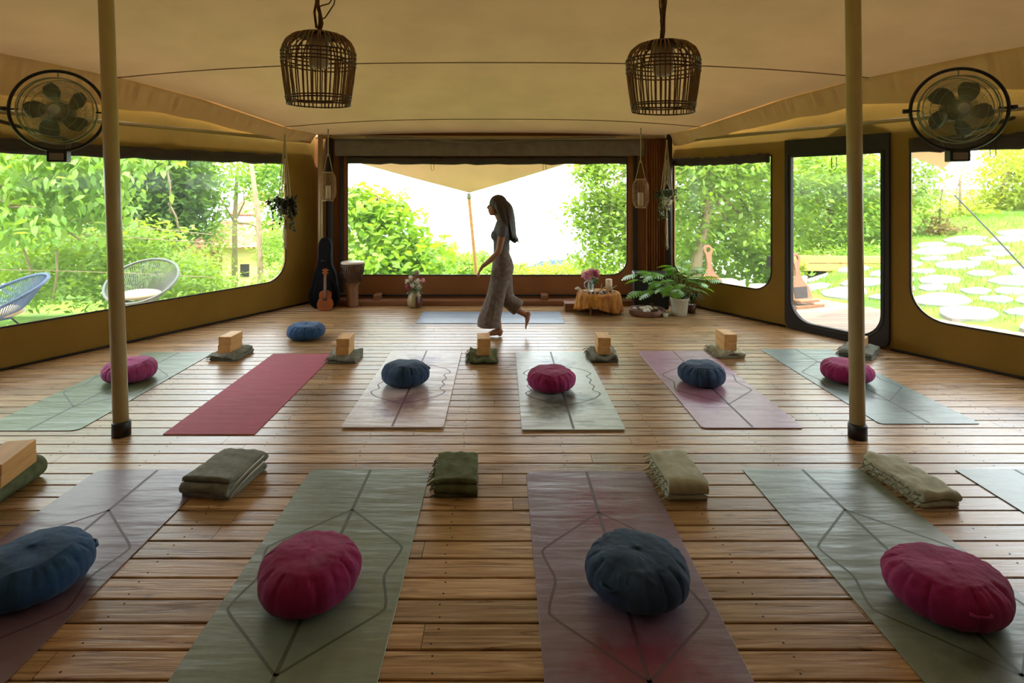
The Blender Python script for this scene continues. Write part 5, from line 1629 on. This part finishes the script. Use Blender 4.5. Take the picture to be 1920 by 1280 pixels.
# --- middle window
b = gp(700, 11.5)
tree('leafy_bush', 'tall bright green bush filling the left of the middle window', b, [(0, 0, 0), (.05, 0, .8), (.1, 0, 1.9)],
     [B(b, 665, 470, 11.4, .75, 1.1, 2), B(b, 730, 450, 11.4, .65, .9, 2), B(b, 700, 400, 11.5, .55, .5, 1.2), B(b, 790, 485, 11.5, .6, .42, 1.2), B(b, 755, 500, 11, .9, .5, 1.2), B(b, 660, 380, 11.5, .35, .4, .6)],
     430, 12, .16, .17, M['lf_bright'], 1, asp=0.55, cat='bush', tr_r=.05, six=True)
b = gp(1180, 11.0)
tree('leafy_tree', 'light green tree reaching into the right side of the middle window', b, [(0, 0, 0), (-.05, 0, 1.2), (.05, 0, 2.4), (0, 0, 3.6)],
     [B(b, 1150, 330, 11, .65, .7, 1.4), B(b, 1110, 400, 11, .42, .45, 1), B(b, 1160, 420, 11, .7, .7, 2), B(b, 1110, 315, 11, .30, .25, .6), B(b, 1140, 480, 11, .7, .4, 1.2), B(b, 1085, 385, 11, .12, .12, .12), B(b, 1200, 380, 11.3, .6, 1.2, 1.6), B(b, 1180, 270, 11.3, .9, .5, 1)],
     620, 15, .15, .12, M['lf_mid'], 2, tr_r=.07)
b = gp(1015, 16)
tree('hedge_bush', 'low yellow green bush along the bottom of the middle window', b, None,
     [B(b, 1010, 520, 16, .7, .30, 1), B(b, 1050, 512, 16, .55, .3, 1), B(b, 1090, 505, 15.5, .7, .35, 1), B(b, 960, 530, 16, .6, .25, .8)],
     260, 12, .16, .12, M['lf_yellow'], 3, cat='bush')
# wooded ridge beyond, and the far blue mountain
M['ridge'] = mat('wooded_ridge', lin((116, 142, 56)), 0.9, col2=lin((64, 92, 44)), scale=0.18, bump=1.0, bscale=1.2, detail=8)
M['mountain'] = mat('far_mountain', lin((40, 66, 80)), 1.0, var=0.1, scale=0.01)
def ridge(name, d0, d1, prof_, m, bumpy, nx=120, ny=14):
    g = G(); vs = []
    X0 = (prof_[0][0] - VX) * d0 / F; 
    for j in range(ny):
        v = j / (ny - 1)
        for i in range(nx):
            px = prof_[0][0] + (prof_[-1][0] - prof_[0][0]) * i / (nx - 1)
            d = d0 + (d1 - d0) * v
            py = float(np.interp(px, [p[0] for p in prof_], [p[1] for p in prof_]))
            zt = EYE - (py - HZ) * d1 / F; zb = EYE - (640 - HZ) * d0 / F
            x = (px - VX) * d1 / F
            z = zb + (zt - zb) * math.sin(v * PI / 2)
            z += bumpy * (mnoise.noise(Vector((x * .22, d * .22, 0))) + .5 * mnoise.noise(Vector((x * .6, d * .6, 4))))
            vs.append((x, d, z))
    g.add(vs, [(j * nx + i, j * nx + i + 1, (j + 1) * nx + i + 1, (j + 1) * nx + i) for j in range(ny - 1) for i in range(nx - 1)])
    return tag(g.obj(name, m, fix=False), kind='structure')
ridge('hill_wooded', 55, 90, [(300, 420), (600, 430), (760, 452), (800, 456), (860, 474), (900, 482), (950, 498), (990, 505), (1080, 508), (1300, 500)], M['ridge'], 1.2)
ridge('hill_far', 420, 620, [(940, 506), (985, 500), (1015, 490), (1035, 485), (1055, 488), (1090, 500), (1150, 506)], M['mountain'], 3.0, 60, 8)
rs = random.Random(3)
proto = None
tl = ['round green tree on the wooded slope below the sky, nearest the canopy pole', ]
RL = 0
slots = [(782, 464, 37), (812, 488, 28), (834, 468, 50), (868, 494, 33), (897, 486, 44), (930, 500, 38), (972, 506, 46), (755, 500, 25)]
for i, (px, py, d) in enumerate(slots):
    q = at(px, py, d)
    if proto is None:
        proto = thing('hillside_tree', '', 'tree', tuple(q), 0, 'trees on the slope beyond the tent')
        leaf_cloud('foliage', cloud_points(55, [((0, 0, -.2), (1.15, 1.1, .85), 2), ((.5, 0, -.9), (1.2, 1, .8), 1), ((-.5, 0, -1.0), (1.1, 1, .8), 1)], 240, 14, .2), .2, M['lf_mid'], 55, parent=proto, asp=.7)
        g = G(); g.tube([(0, 0, -5), (0.05, 0, -2.5), (0, 0, -.3)], [.14, .1, .04], 8); g.obj('trunk', M['bark_d'], proto)
        o = proto
    else: o = dup(proto, tuple(q), rs.uniform(0, 6), scale=(rs.uniform(.8, 1.2),) * 3)
    o['label'] = 'round green tree on the distant slope behind the canopy pole and the walking woman'

# --- right of the middle window: window 3 and the door
b = gp(1330, 11.2)
tree('garden_tree', 'spreading tree with pale forked trunk filling the small window left of the doorway', b,
     [rel(b, 1300, 560, 11.2), rel(b, 1308, 480, 11.2), rel(b, 1322, 420, 11.2), rel(b, 1332, 350, 11.2), rel(b, 1328, 300, 11.2)],
     [B(b, 1290, 330, 11.2, .6, .7, 2), B(b, 1400, 330, 11.4, .7, .7, 2), B(b, 1300, 430, 11.6, .7, .6, 1.6), B(b, 1400, 430, 11.6, .7, .6, 1.8), B(b, 1350, 290, 11.3, 1.2, .4, 1.4), B(b, 1380, 500, 12.2, 1.0, .45, 1.5), B(b, 1290, 500, 12.2, .8, .4, 1.2), B(b, 1440, 480, 12, .5, .5, 1)],
     800, 15, .17, .14, M['lf_mid'], 11, branches=12, tr_r=.12)
b = gp(1545, 12.0)
tree('garden_tree', 'dark branched tree seen through the doorway above the timber planter', b,
     [rel(b, 1540, 560, 12), rel(b, 1535, 480, 12), rel(b, 1560, 400, 12), rel(b, 1575, 330, 12)],
     [B(b, 1520, 320, 11.6, .7, .55, 1.8), B(b, 1620, 330, 11.6, .6, .5, 1.5), B(b, 1530, 400, 11.8, .8, .55, 2), B(b, 1625, 410, 11.8, .55, .5, 1.6), B(b, 1560, 460, 12, .8, .4, 1.5), B(b, 1700, 380, 12, .55, .4, 1.0), B(b, 1735, 340, 12, .25, .3, .35), B(b, 1700, 290, 12, .6, .3, .8)],
     640, 15, .17, .13, M['lf_mid'], 12, branches=12, tr_r=.10)
b = gp(1560, 10.6)
tree('leafy_bush', 'soft green shrubs above the timber planter outside the doorway', b, None,
     [B(b, 1500, 495, 10.6, .5, .28, 1), B(b, 1570, 492, 10.6, .55, .3, 1), B(b, 1635, 490, 11, .5, .35, 1), B(b, 1600, 470, 11.6, .7, .3, .8)],
     260, 14, .13, .11, M['lf_mid'], 13, cat='bush', asp=.35)
b = gp(1640, 14.5)
tree('leafy_bush', 'tall green bush far behind the doorway at its lower right', b, None, [B(b, 1650, 470, 14.5, .9, .7, 1), B(b, 1700, 480, 14.5, .7, .6, 1), B(b, 1450, 500, 14.5, 1.2, .8, 1), B(b, 1560, 500, 14.5, 1.2, .8, 1)], 380, 13, .2, .16, M['lf_bright'], 14, cat='bush')
b = gp(1420, 17)
tree('dense_tree', 'deep green tree mass farthest behind the small window and the doorway', b, [(0, 0, 0), (0, 0, 2.5), (0, 0, 4)],
     [B(b, 1300, 400, 17, 1.5, 1.9, 2), B(b, 1440, 380, 17, 1.5, 2.0, 2), B(b, 1560, 380, 17, 1.3, 1.8, 2), B(b, 1350, 300, 17, 1.6, 1.0, 1), B(b, 1220, 420, 17, 1.0, 1.8, 1.2), B(b, 1500, 300, 17, 1.8, 1.0, 1), B(b, 1640, 420, 17, .8, 1.0, 1)],
     900, 13, .28, .24, M['lf_mid'], 31)
# --- right window
b = gp(1880, 14.5)
tree('leafy_bush', 'large yellow green bush at the upper right above the grassy slope', b, [(0, 0, 0), (0, 0, 1.5), (.1, 0, 2.4)],
     [B(b, 1900, 350, 14.4, .8, .75, 2), B(b, 1850, 400, 14.4, .6, .5, 1.5), B(b, 1930, 300, 14.6, .8, .7, 1.5), B(b, 1960, 380, 14.4, 1.0, .9, 2), B(b, 1880, 430, 14, .9, .35, 1)],
     560, 14, .18, .14, M['lf_yellow'], 15, cat='bush', tr_r=.05)
b = gp(1800, 13.0)
tree('leafy_bush', 'loose yellow green bush beside the reddish shrub on the slope', b, [(0, 0, 0), (0, 0, .8), (.1, 0, 1.2)],
     [B(b, 1800, 420, 13, .45, .45, 1.3), B(b, 1770, 460, 13, .4, .35, 1), B(b, 1835, 420, 13, .4, .4, 1), B(b, 1725, 420, 13.2, .3, .45, .9)],
     280, 12, .15, .11, M['lf_yellow'], 16, cat='bush', tr_r=.03)
b = gp(1762, 11.6)
tree('leafy_bush', 'reddish brown shrub at the edge of the grass slope', b, [(0, 0, 0), (0, 0, .5), (.05, 0, .9)],
     [B(b, 1755, 450, 11.6, .32, .30, 1), B(b, 1790, 448, 11.6, .3, .28, 1), B(b, 1765, 425, 11.6, .25, .2, .7)],
     170, 12, .11, .08, M['lf_brown'], 17, cat='bush', bark='bark_d', tr_r=.02)
b = gp(1725, 12.2)
tree('leafy_bush', 'light green bush low beside the right edge of the doorway', b, None,
     [B(b, 1715, 480, 12.2, .4, .25, 1), B(b, 1735, 500, 11.4, .35, .16, .7)], 120, 12, .12, .10, M['lf_bright'], 18, cat='bush')
b = gp(2050, 13.5)
tree('leafy_tree', 'tree at the far right edge whose twigs hang over the slope', b, [(0, 0, 0), (0, 0, 2), (0, 0, 4)],
     [B(b, 1990, 290, 12.5, 1.0, .9, 2), B(b, 2050, 350, 13, 1.2, 1.2, 2), B(b, 1900, 280, 12, .35, .2, .25)], 320, 14, .2, .14, M['lf_yellow'], 19)

# --- left window
b = gp(-40, 8.2)
tree('walnut_tree', 'big leaved tree hanging its branches into the upper left window', b, [(-.6, 0, 0), (-.6, 0, 1.5), (-.5, 0, 3.2)],
     [B(b, 30, 330, 8.2, .75, .55, 1.8), B(b, 110, 320, 8.4, .6, .45, 1.6), B(b, 180, 340, 8.6, .5, .5, 1.3), B(b, 60, 410, 8.0, .5, .25, .9), B(b, -30, 390, 8.0, .5, .6, 1), B(b, 190, 400, 8.6, .25, .22, .45), B(b, 90, 280, 8.4, 1.0, .4, 1.2), B(b, 230, 300, 8.8, .5, .25, .8), B(b, 280, 280, 9.0, .5, .2, .5)],
     330, 9, .16, .17, M['lf_walnut'], 21, droop=.75, asp=.46, six=True, tr_r=.12)
b = gp(330, 13.0)
tree('dense_tree', 'dark dense tree behind the left tent pole', b, [(0, 0, 0), (0, 0, 2), (.1, 0, 4)],
     [B(b, 310, 350, 13, 1.05, 1.0, 2), B(b, 270, 420, 13, .9, .8, 1.6), B(b, 355, 385, 13, .45, .7, 1.2), B(b, 220, 350, 13.5, 1.0, 1.1, 1.6), B(b, 120, 400, 13.5, 1.4, 1.2, 2), B(b, 300, 290, 13, 1.2, .5, 1), B(b, 0, 380, 13.5, 1.6, 1.4, 2)],
     1500, 15, .2, .16, M['lf_dark'], 22)
b = gp(440, 16)
tree('leafy_tree', 'sunlit pale tree behind the leaning trunk near the left corner', b, [(0, 0, 0), (0, 0, 2), (.1, 0, 4)],
     [B(b, 430, 330, 16, .8, .5, 1), B(b, 505, 330, 16, .6, .7, 1.6), B(b, 530, 430, 16, .5, 1.0, 1.4), B(b, 540, 300, 16, 1, .6, 1)],
     420, 13, .24, .15, M['lf_bright'], 23)
b = gp(250, 10)
tree('leafy_bush', 'wide tangled undergrowth along the foot of the left window', b, None,
     [B(b, 60, 470, 9.4, .8, .35, 1.5), B(b, 170, 470, 9.6, .7, .38, 1.5), B(b, 260, 450, 10.2, .7, .35, 1.4), B(b, 130, 530, 9.2, .9, .35, 1.4), B(b, 240, 520, 9.6, .8, .4, 1.6), B(b, 20, 540, 9.0, .9, .4, 1.2), B(b, 330, 520, 10, .7, .4, 1.4)],
     640, 12, .15, .12, M['lf_mid'], 24, cat='bush', asp=.45)
b = gp(400, 11.5)
tree('leafy_bush', 'fresh green bush between the grey wire chair and the pale house', b, None,
     [B(b, 350, 500, 11.4, .6, .38, 1.4), B(b, 395, 540, 10.5, .5, .26, 1.0), B(b, 410, 440, 13, .14, .5, .5), B(b, 500, 545, 10.5, .4, .15, .6), B(b, 512, 470, 12.5, .25, .5, .8), B(b, 525, 520, 10.8, .2, .3, .5)],
     420, 12, .14, .10, M['lf_mid'], 25, cat='bush', asp=.4)
b = gp(300, 19)
tree('dense_tree', 'tall dark tree farthest back beyond the left window', b, [(0, 0, 0), (0, 0, 3), (0, 0, 5)],
     [B(b, 100, 330, 19, 2.4, 2.2, 2), B(b, 300, 340, 19, 2.2, 2.2, 2), B(b, -100, 350, 19, 2.6, 2.4, 2), B(b, 180, 480, 19, 3, 1.3, 2), B(b, 0, 480, 19, 3, 1.3, 2), B(b, 350, 500, 21, 1.0, 1.2, 1), B(b, -320, 350, 19, 2.6, 2.6, 2), B(b, -560, 370, 19, 2.8, 2.6, 2), B(b, -450, 500, 17, 4, 1.5, 2), B(b, -850, 400, 19, 3.2, 2.8, 2)],
     1500, 13, .34, .27, M['lf_dark'], 26)
# pale leaning trunk
q0, q1 = at(478, 300, 12.2), at(488, 500, 12.2)
lt = thing('bare_trunk', 'slender pale trunk leaning upright near the left corner', 'tree trunk', (q1.x, q1.y, q1.z - 1.2))
g = G(); bb_ = Vector(lt.location); g.tube([Vector((0.02, 0, 0)), q1 - bb_, at(484, 400, 12.2) - bb_, at(474, 330, 12.2) - bb_, at(466, 270, 12.2) - bb_], [.07, .065, .055, .05, .045], 8); g.obj('trunk', M['bark'], lt)
# house down the slope
M['roof'] = mat('terracotta_roof', lin((190, 136, 104)), 0.9, col2=lin((150, 96, 72)), scale=5, stretch=(1, 1, 3), bump=.5, bscale=10)
M['plaster'] = mat('cream_plaster', lin((216, 190, 130)), 0.9, var=.05)
def house():
    d = 19.0; q = at(447, 540, d); h = thing('house', 'cream walled house with terracotta tile roofs among the trees', 'house', (q.x, q.y, q.z - 1.5))
    b_ = Vector(h.location)
    zt = at(447, 462, d).z - b_.z; wv = 1.15
    g = G(); g.box((0.15, .6, zt / 2), (wv, 1.6, zt)); g.obj('wall', M['plaster'], h)
    g = G(); g.box((-1.0, 1.6, zt * .45), (2.6, 2.0, zt * .9)); g.obj('wall', M['plaster'], h)
    def roof(x0, x1, y0, y1, z0, z1):
        g = G(); n = 12; vs = []
        N_ = 64
        for j in range(n + 1):
            v = j / n
            for i in range(N_ + 1):
                u = i / N_
                vs.append((x0 + (x1 - x0) * u, y0 + (y1 - y0) * v, z0 + (z1 - z0) * v + .035 * abs(math.sin(u * PI * 12)) - .03 * (v * n % 1)))
        g.add(vs, [(j * (N_ + 1) + i, j * (N_ + 1) + i + 1, (j + 1) * (N_ + 1) + i + 1, (j + 1) * (N_ + 1) + i) for j in range(n) for i in range(N_)], smooth=False)
        o = g.obj('roof', M['roof'], h, fix=False); so = o.modifiers.new('s', 'SOLIDIFY'); so.thickness = .06
    roof(-1.3, 1.0, -.45, 1.3, zt + .0, zt + .75)
    roof(-1.0, .1, 1.4, 3.0, zt + .95, zt + 1.7)
    roof(-2.6, -.9, -.2, 1.6, zt - .6, zt + .25)
    g = G(); g.box((0.3, -.21, zt - .75), (.28, .04, .4)); g.obj('window', M['dark'], h)
    g = G(); g.box((-.5, 2.6, zt + 1.8), (.3, .3, .6)); g.obj('chimney', M['plaster'], h)
house()
# fence wires in the undergrowth
wf = thing('wire_fence', 'thin garden fence wires and stakes crossing the undergrowth at left', 'fence', gp(200, 9.9))
bw_ = Vector(wf.location)
for ya, yb_ in ((412, 432), (438, 448), (508, 512)):
    g = G(); g.tube([at(-40, ya - 3, 8.2) - bw_, at(120, ya, 8.3) - bw_, at(240, (ya + yb_) / 2 + 2, 8.5) - bw_, at(400, yb_ + 8, 9.4) - bw_], .007, 5); g.obj('wire', M['bark'], wf)
for (xa, ya, xb, yb_, d) in ((28, 430, 66, 540, 8.3), (106, 470, 100, 560, 8.4), (90, 412, 150, 450, 8.3), (310, 300, 320, 400, 9.5), (316, 380, 335, 430, 9.5)):
    g = G(); g.tube([at(xa, ya, d) - bw_, at((xa + xb) / 2 + 4, (ya + yb_) / 2, d) - bw_, at(xb, yb_, d) - bw_], .016, 6); g.obj('stake', M['bark'], wf)

# ------------------------------------------------------------------ string chairs on the left deck
def string_chair(loc, rz, label, m, cushion_m, tilt=0.5):
    r = thing('string_chair', label, 'chair', loc, rz, 'round string chairs on the deck')
    R_ = Matrix.Translation((0, 0.02, 0.50)) @ Matrix.Rotation(tilt, 4, 'X')
    ring = [R_ @ Vector((0.40 * math.cos(a), 0.40 * math.sin(a) * 1.05, 0)) for a in np.linspace(0, 2 * PI, 49)[:-1]]
    g = G(); g.tube(ring, 0.017, 8, closed=True); g.obj('rim', m, r)
    low = [Vector((0.12 * math.cos(a), -0.03 + 0.12 * math.sin(a), 0.27)) for a in np.linspace(0, 2 * PI, 49)[:-1]]
    g = G(); g.tube(low, 0.010, 6, closed=True); g.obj('seat_ring', m, r)
    g = G()
    for i in range(48):
        a, b_ = ring[i], low[i]; mid = a.lerp(b_, .5); mid.z -= 0.045
        g.tube([a, mid, b_], 0.0045, 4)
        a2 = ring[i].lerp(ring[(i + 1) % 48], .5); b2 = low[i].lerp(low[(i + 1) % 48], .5); mid = a2.lerp(b2, .5); mid.z -= 0.045
        g.tube([a2, mid, b2], 0.0045, 4)
    g.obj('strings', m, r)
    for sx, sy in ((-1, -1), (1, -1), (0, 1)):
        g = G(); g.tube([Vector((sx * .10, -0.03 + sy * .10, .27)), Vector((sx * .30, sy * .30, 0.0))], 0.009, 8)
        g.obj('leg', M['black'], r)
    if cushion_m:
        g = G(); g.ball((0, -0.02, 0.335), (0.24, 0.23, 0.06), 24, 10); 
        o = g.obj('chair_cushion', cushion_m, r)
    return r
M['str_blue'] = mat('string_blue', lin((70, 92, 124)), 0.5)
M['str_grey'] = mat('string_grey', lin((88, 92, 84)), 0.5)
M['beige_c'] = mat('cushion_beige', lin((190, 170, 138)), 0.9)
string_chair((-5.28, 6.15, -0.02), -0.6, 'blue string chair with beige cushion at the far left outside the long window', M['str_blue'], M['beige_c'], .45)
string_chair((-4.42, 7.15, -0.02), 0.1, 'grey string chair with beige cushion outside, behind the left tent pole', M['str_grey'], M['beige_c'], .55)

# ------------------------------------------------------------------ plank chairs on the right deck
M['plankwood'] = mat('carved_plank', lin((140, 98, 66)), 0.6, var=.12, scale=6, stretch=(4, 4, .6))
M['plankdark'] = mat('dark_plank_seat', lin((52, 42, 38)), 0.6)
def plank_chair(loc, rz, label, H_=0.73):
    r = thing('plank_chair', label, 'chair', loc, rz, 'low plank chairs with ring handles on the deck')
    def ring(rad, cz, n=24): return [(rad * math.cos(a), cz + rad * math.sin(a)) for a in np.linspace(0, 2 * PI, n + 1)[:-1]]
    # back: body widening downward, neck, ring handle
    cz = H_ - 0.08
    pr_ = [(0.05, 0.17), (0.22, 0.165), (0.30, 0.13), (0.36, 0.075), (0.42, 0.045), (0.50, 0.036), (0.56, 0.045)]
    out = [(w_, z) for z, w_ in pr_] + [(0.08 * math.cos(a), cz + 0.085 * math.sin(a)) for a in np.linspace(-.8, PI + .8, 18)] + [(-w_, z) for z, w_ in pr_[::-1]]
    hole = [(0.038 * math.cos(a), cz + 0.005 + 0.042 * math.sin(a)) for a in np.linspace(0, 2 * PI, 17)[:-1]]
    L_ = Matrix.Rotation(-0.16, 4, 'X')
    g = G(); g.poly_slab(out, -0.016, 0.016, M=upright(L_), holes=[hole]); bk = bevel(g.obj('back_plank', M['plankwood'], r), .006, 2)
    g = G(); g.poly_slab([(-.11, .06), (.11, .06), (.12, .26), (-.12, .26)], 0.017, 0.022, M=upright(L_)); g.obj('inset_panel', M['plankdark'], bk)
    for s in (-1, 1):
        g = G(); g.poly_slab([(s * .13, .03), (s * .27, .0), (s * .21, .26), (s * .15, .27)], -0.05, -0.02, M=upright(L_)); bevel(g.obj('side_wing', M['plankwood'], r), .004)
    g = G(); g.box((0, 0.10, 0.09), (0.34, 0.50, 0.03)); g.box((0, -.14, .02), (.50, .04, .04)); bevel(g.obj('seat_plank', M['plankwood'], r), .006)
    for s in (-1, 1):
        g = G(); g.box((s * .13, 0.28, 0.038), (.04, .06, .076)); g.obj('foot', M['plankwood'], r)
    return r
plank_chair((4.17, 8.1, -0.02), 0.35, 'carved plank chair with ring handle seen through the doorway')
plank_chair((3.17, 8.75, -0.02), 0.3, 'carved plank chair with ring handle seen through the small window left of the doorway', .78)
# pale floor cushions beyond the small window, planter, pots
M['palecush'] = mat('pale_outdoor_cushion', lin((214, 196, 170)), 0.9)
for (px, d, lab) in ((1368, 9.2, 'pale outdoor floor cushion beside the plank chair outside the small window'), (1436, 8.7, 'pale outdoor floor cushion at the lower right corner of the small window')):
    x = (px - VX) * d / F; g = G(); g.box((0, 0, .09), (.34, .5, .18)); o = g.obj('floor_cushion', M['palecush']); bevel(o, .05, 4); o.location = (x, d, -0.02); tag(o, lab, 'cushion', 'pale floor cushions on the outside deck')
M['planter'] = mat('larch_planter', lin((204, 150, 84)), 0.7, var=.12, scale=5, stretch=(.5, 3, 6))
pl = thing('timber_planter', 'long orange timber planter edging the terrace beyond the doorway', 'planter', gp(1565, 10.0, -.02), -0.06)
g = G()
for k in range(2): g.box((0, 0, .08 + .135 * k), (1.9, .05, .125))
bevel(g.obj('front_board', M['planter'], pl), .005)
g = G()
for s in (-.95, -.1, .95): g.box((s, .03, .14), (.07, .07, .30))
g.obj('post', M['planter'], pl)
g = G(); g.box((0, .3, .11), (1.85, .5, .2)); g.obj('soil', M['soil'], pl)
x = (1484 - VX) * 9.3 / F
fp = thing('flower_pot', 'grey plant pot with yellow flowers behind the plank chair in the doorway', 'potted plant', (x, 9.15, -.02))
g = G(); g.lathe([(0, 0), (.12, 0), (.16, .26), (.14, .26), (0, .22)], 20); g.obj('pot', M['whitepot'], fp)
M['yellow'] = mat('flower_yellow', lin((224, 176, 30)), .6)
leaf_cloud('foliage', cloud_points(71, [((0, 0, .38), (.16, .16, .16), 1)], 40, 10, .05), .07, M['lf_mid'], 71, parent=fp)
g = G(); petals_ball(g, (0, 0, 0), .05, 50, random.Random(3), .03); o = g.obj('flower', M['yellow'], fp, fix=False); o.location = (.03, -.1, .42)

# grass tufts on the slope
R_ = np.random.default_rng(5); pts = []
while len(pts) < 26000:
    x, y = R_.uniform(3.8, 14), R_.uniform(4.2, 15)
    s_ = s_right(x, y)
    if s_ < 2.3 or s_ > 9.5: continue
    onstone = False
    for a, b_, q in placed:
        if (x - a) ** 2 + ((y - b_) * 1.15) ** 2 < (q * .95) ** 2: onstone = True; break
    if onstone: continue
    pts.append((x, y, ground(x, y) - .005))
o = leaf_cloud('grass', np.array(pts), .075, M['grassb'], 6, droop=-1.2, spread=.5, asp=.16); tag(o, 'bright green grass growing between and above the flagstones', 'grass', kind='stuff')

# ------------------------------------------------------------------ outer canopy tips, pole and guy rope
M['fly'] = mat('outer_canopy', lin((222, 190, 168)), 0.9, var=.04, scale=2, transl=.26, spec=.1)
def fly(name, A, B_, T, label, cA=0.06, cB=0.06, sag=0.12):
    g = G(); n, m_ = 24, 24; vs = []
    A, B_, T = Vector(A), Vector(B_), Vector(T)
    for j in range(m_ + 1):
        v = j / m_
        up_ = Vector((0, 0, 1))
        el = A.lerp(T, v) + (B_ - A) * (cA * math.sin(PI * v)) + up_ * 0.02 * math.sin(PI * v)
        er = B_.lerp(T, v) - (B_ - A) * (cB * math.sin(PI * v)) + up_ * 0.02 * math.sin(PI * v)
        for i in range(n + 1):
            u = i / n; p_ = el.lerp(er, u) + up_ * (sag * math.sin(PI * u) * (1 - v) )
            vs.append(p_)
    g.add(vs, [(j * (n + 1) + i, j * (n + 1) + i + 1, (j + 1) * (n + 1) + i + 1, (j + 1) * (n + 1) + i) for j in range(m_) for i in range(n)])
    o = g.obj(name, M['fly'], fix=False); so = o.modifiers.new('s', 'SOLIDIFY'); so.thickness = .004
    return tag(o, label, 'canopy', 'beige canopy tips outside')
T = at(880, 361, 10.3)
fly('outer_canopy', at(560, 272, 8.5), at(1150, 276, 8.5), T, 'beige canopy tip pointing down onto its pole in the middle window', -.03, -.03)
cp = thing('canopy_pole', 'slim wooden pole holding up the beige canopy tip behind the walking woman', 'pole', tuple(at(898, 560, 10.3)))
bq = Vector(cp.location); g = G(); g.tube([at(898, 560, 10.3) - bq, at(893, 515, 10.3) - bq, at(879, 366, 10.3) - bq], .032, 10); g.obj('pole', M['planter'], cp)
g = G(); g.tube([at(879.5, 372, 10.3) - bq, at(879, 362, 10.3) - bq], .042, 10); g.obj('metal_collar', M['hub'], cp)
T2 = at(1768, 316, 8.6)
fly('outer_canopy', WR.pt(WR.t(1560), 2.22, .12), WR.pt(WR.t(1880), 2.22, .12), T2, 'beige canopy tip in the top corner of the right window', .0, .0, .05)
T3 = at(-120, 270, 7.2)
fly('outer_canopy', WL.pt(WL.t(120), 2.16, .12), WL.pt(WL.L - .1, 2.16, .12), T3, 'beige canopy edge at the top of the left window behind the fan', .0, .0, .05)
gr = G(); gr.tube([at(1790, 366, 9.8), at(1862, 440, 8.8), at(1925, 508, 8.0), at(2100, 700, 6.2)], .013, 6)
o = gr.obj('guy_rope', M['dark']); tag(o, 'thin dark guy rope slanting down across the flagstone path', 'rope')
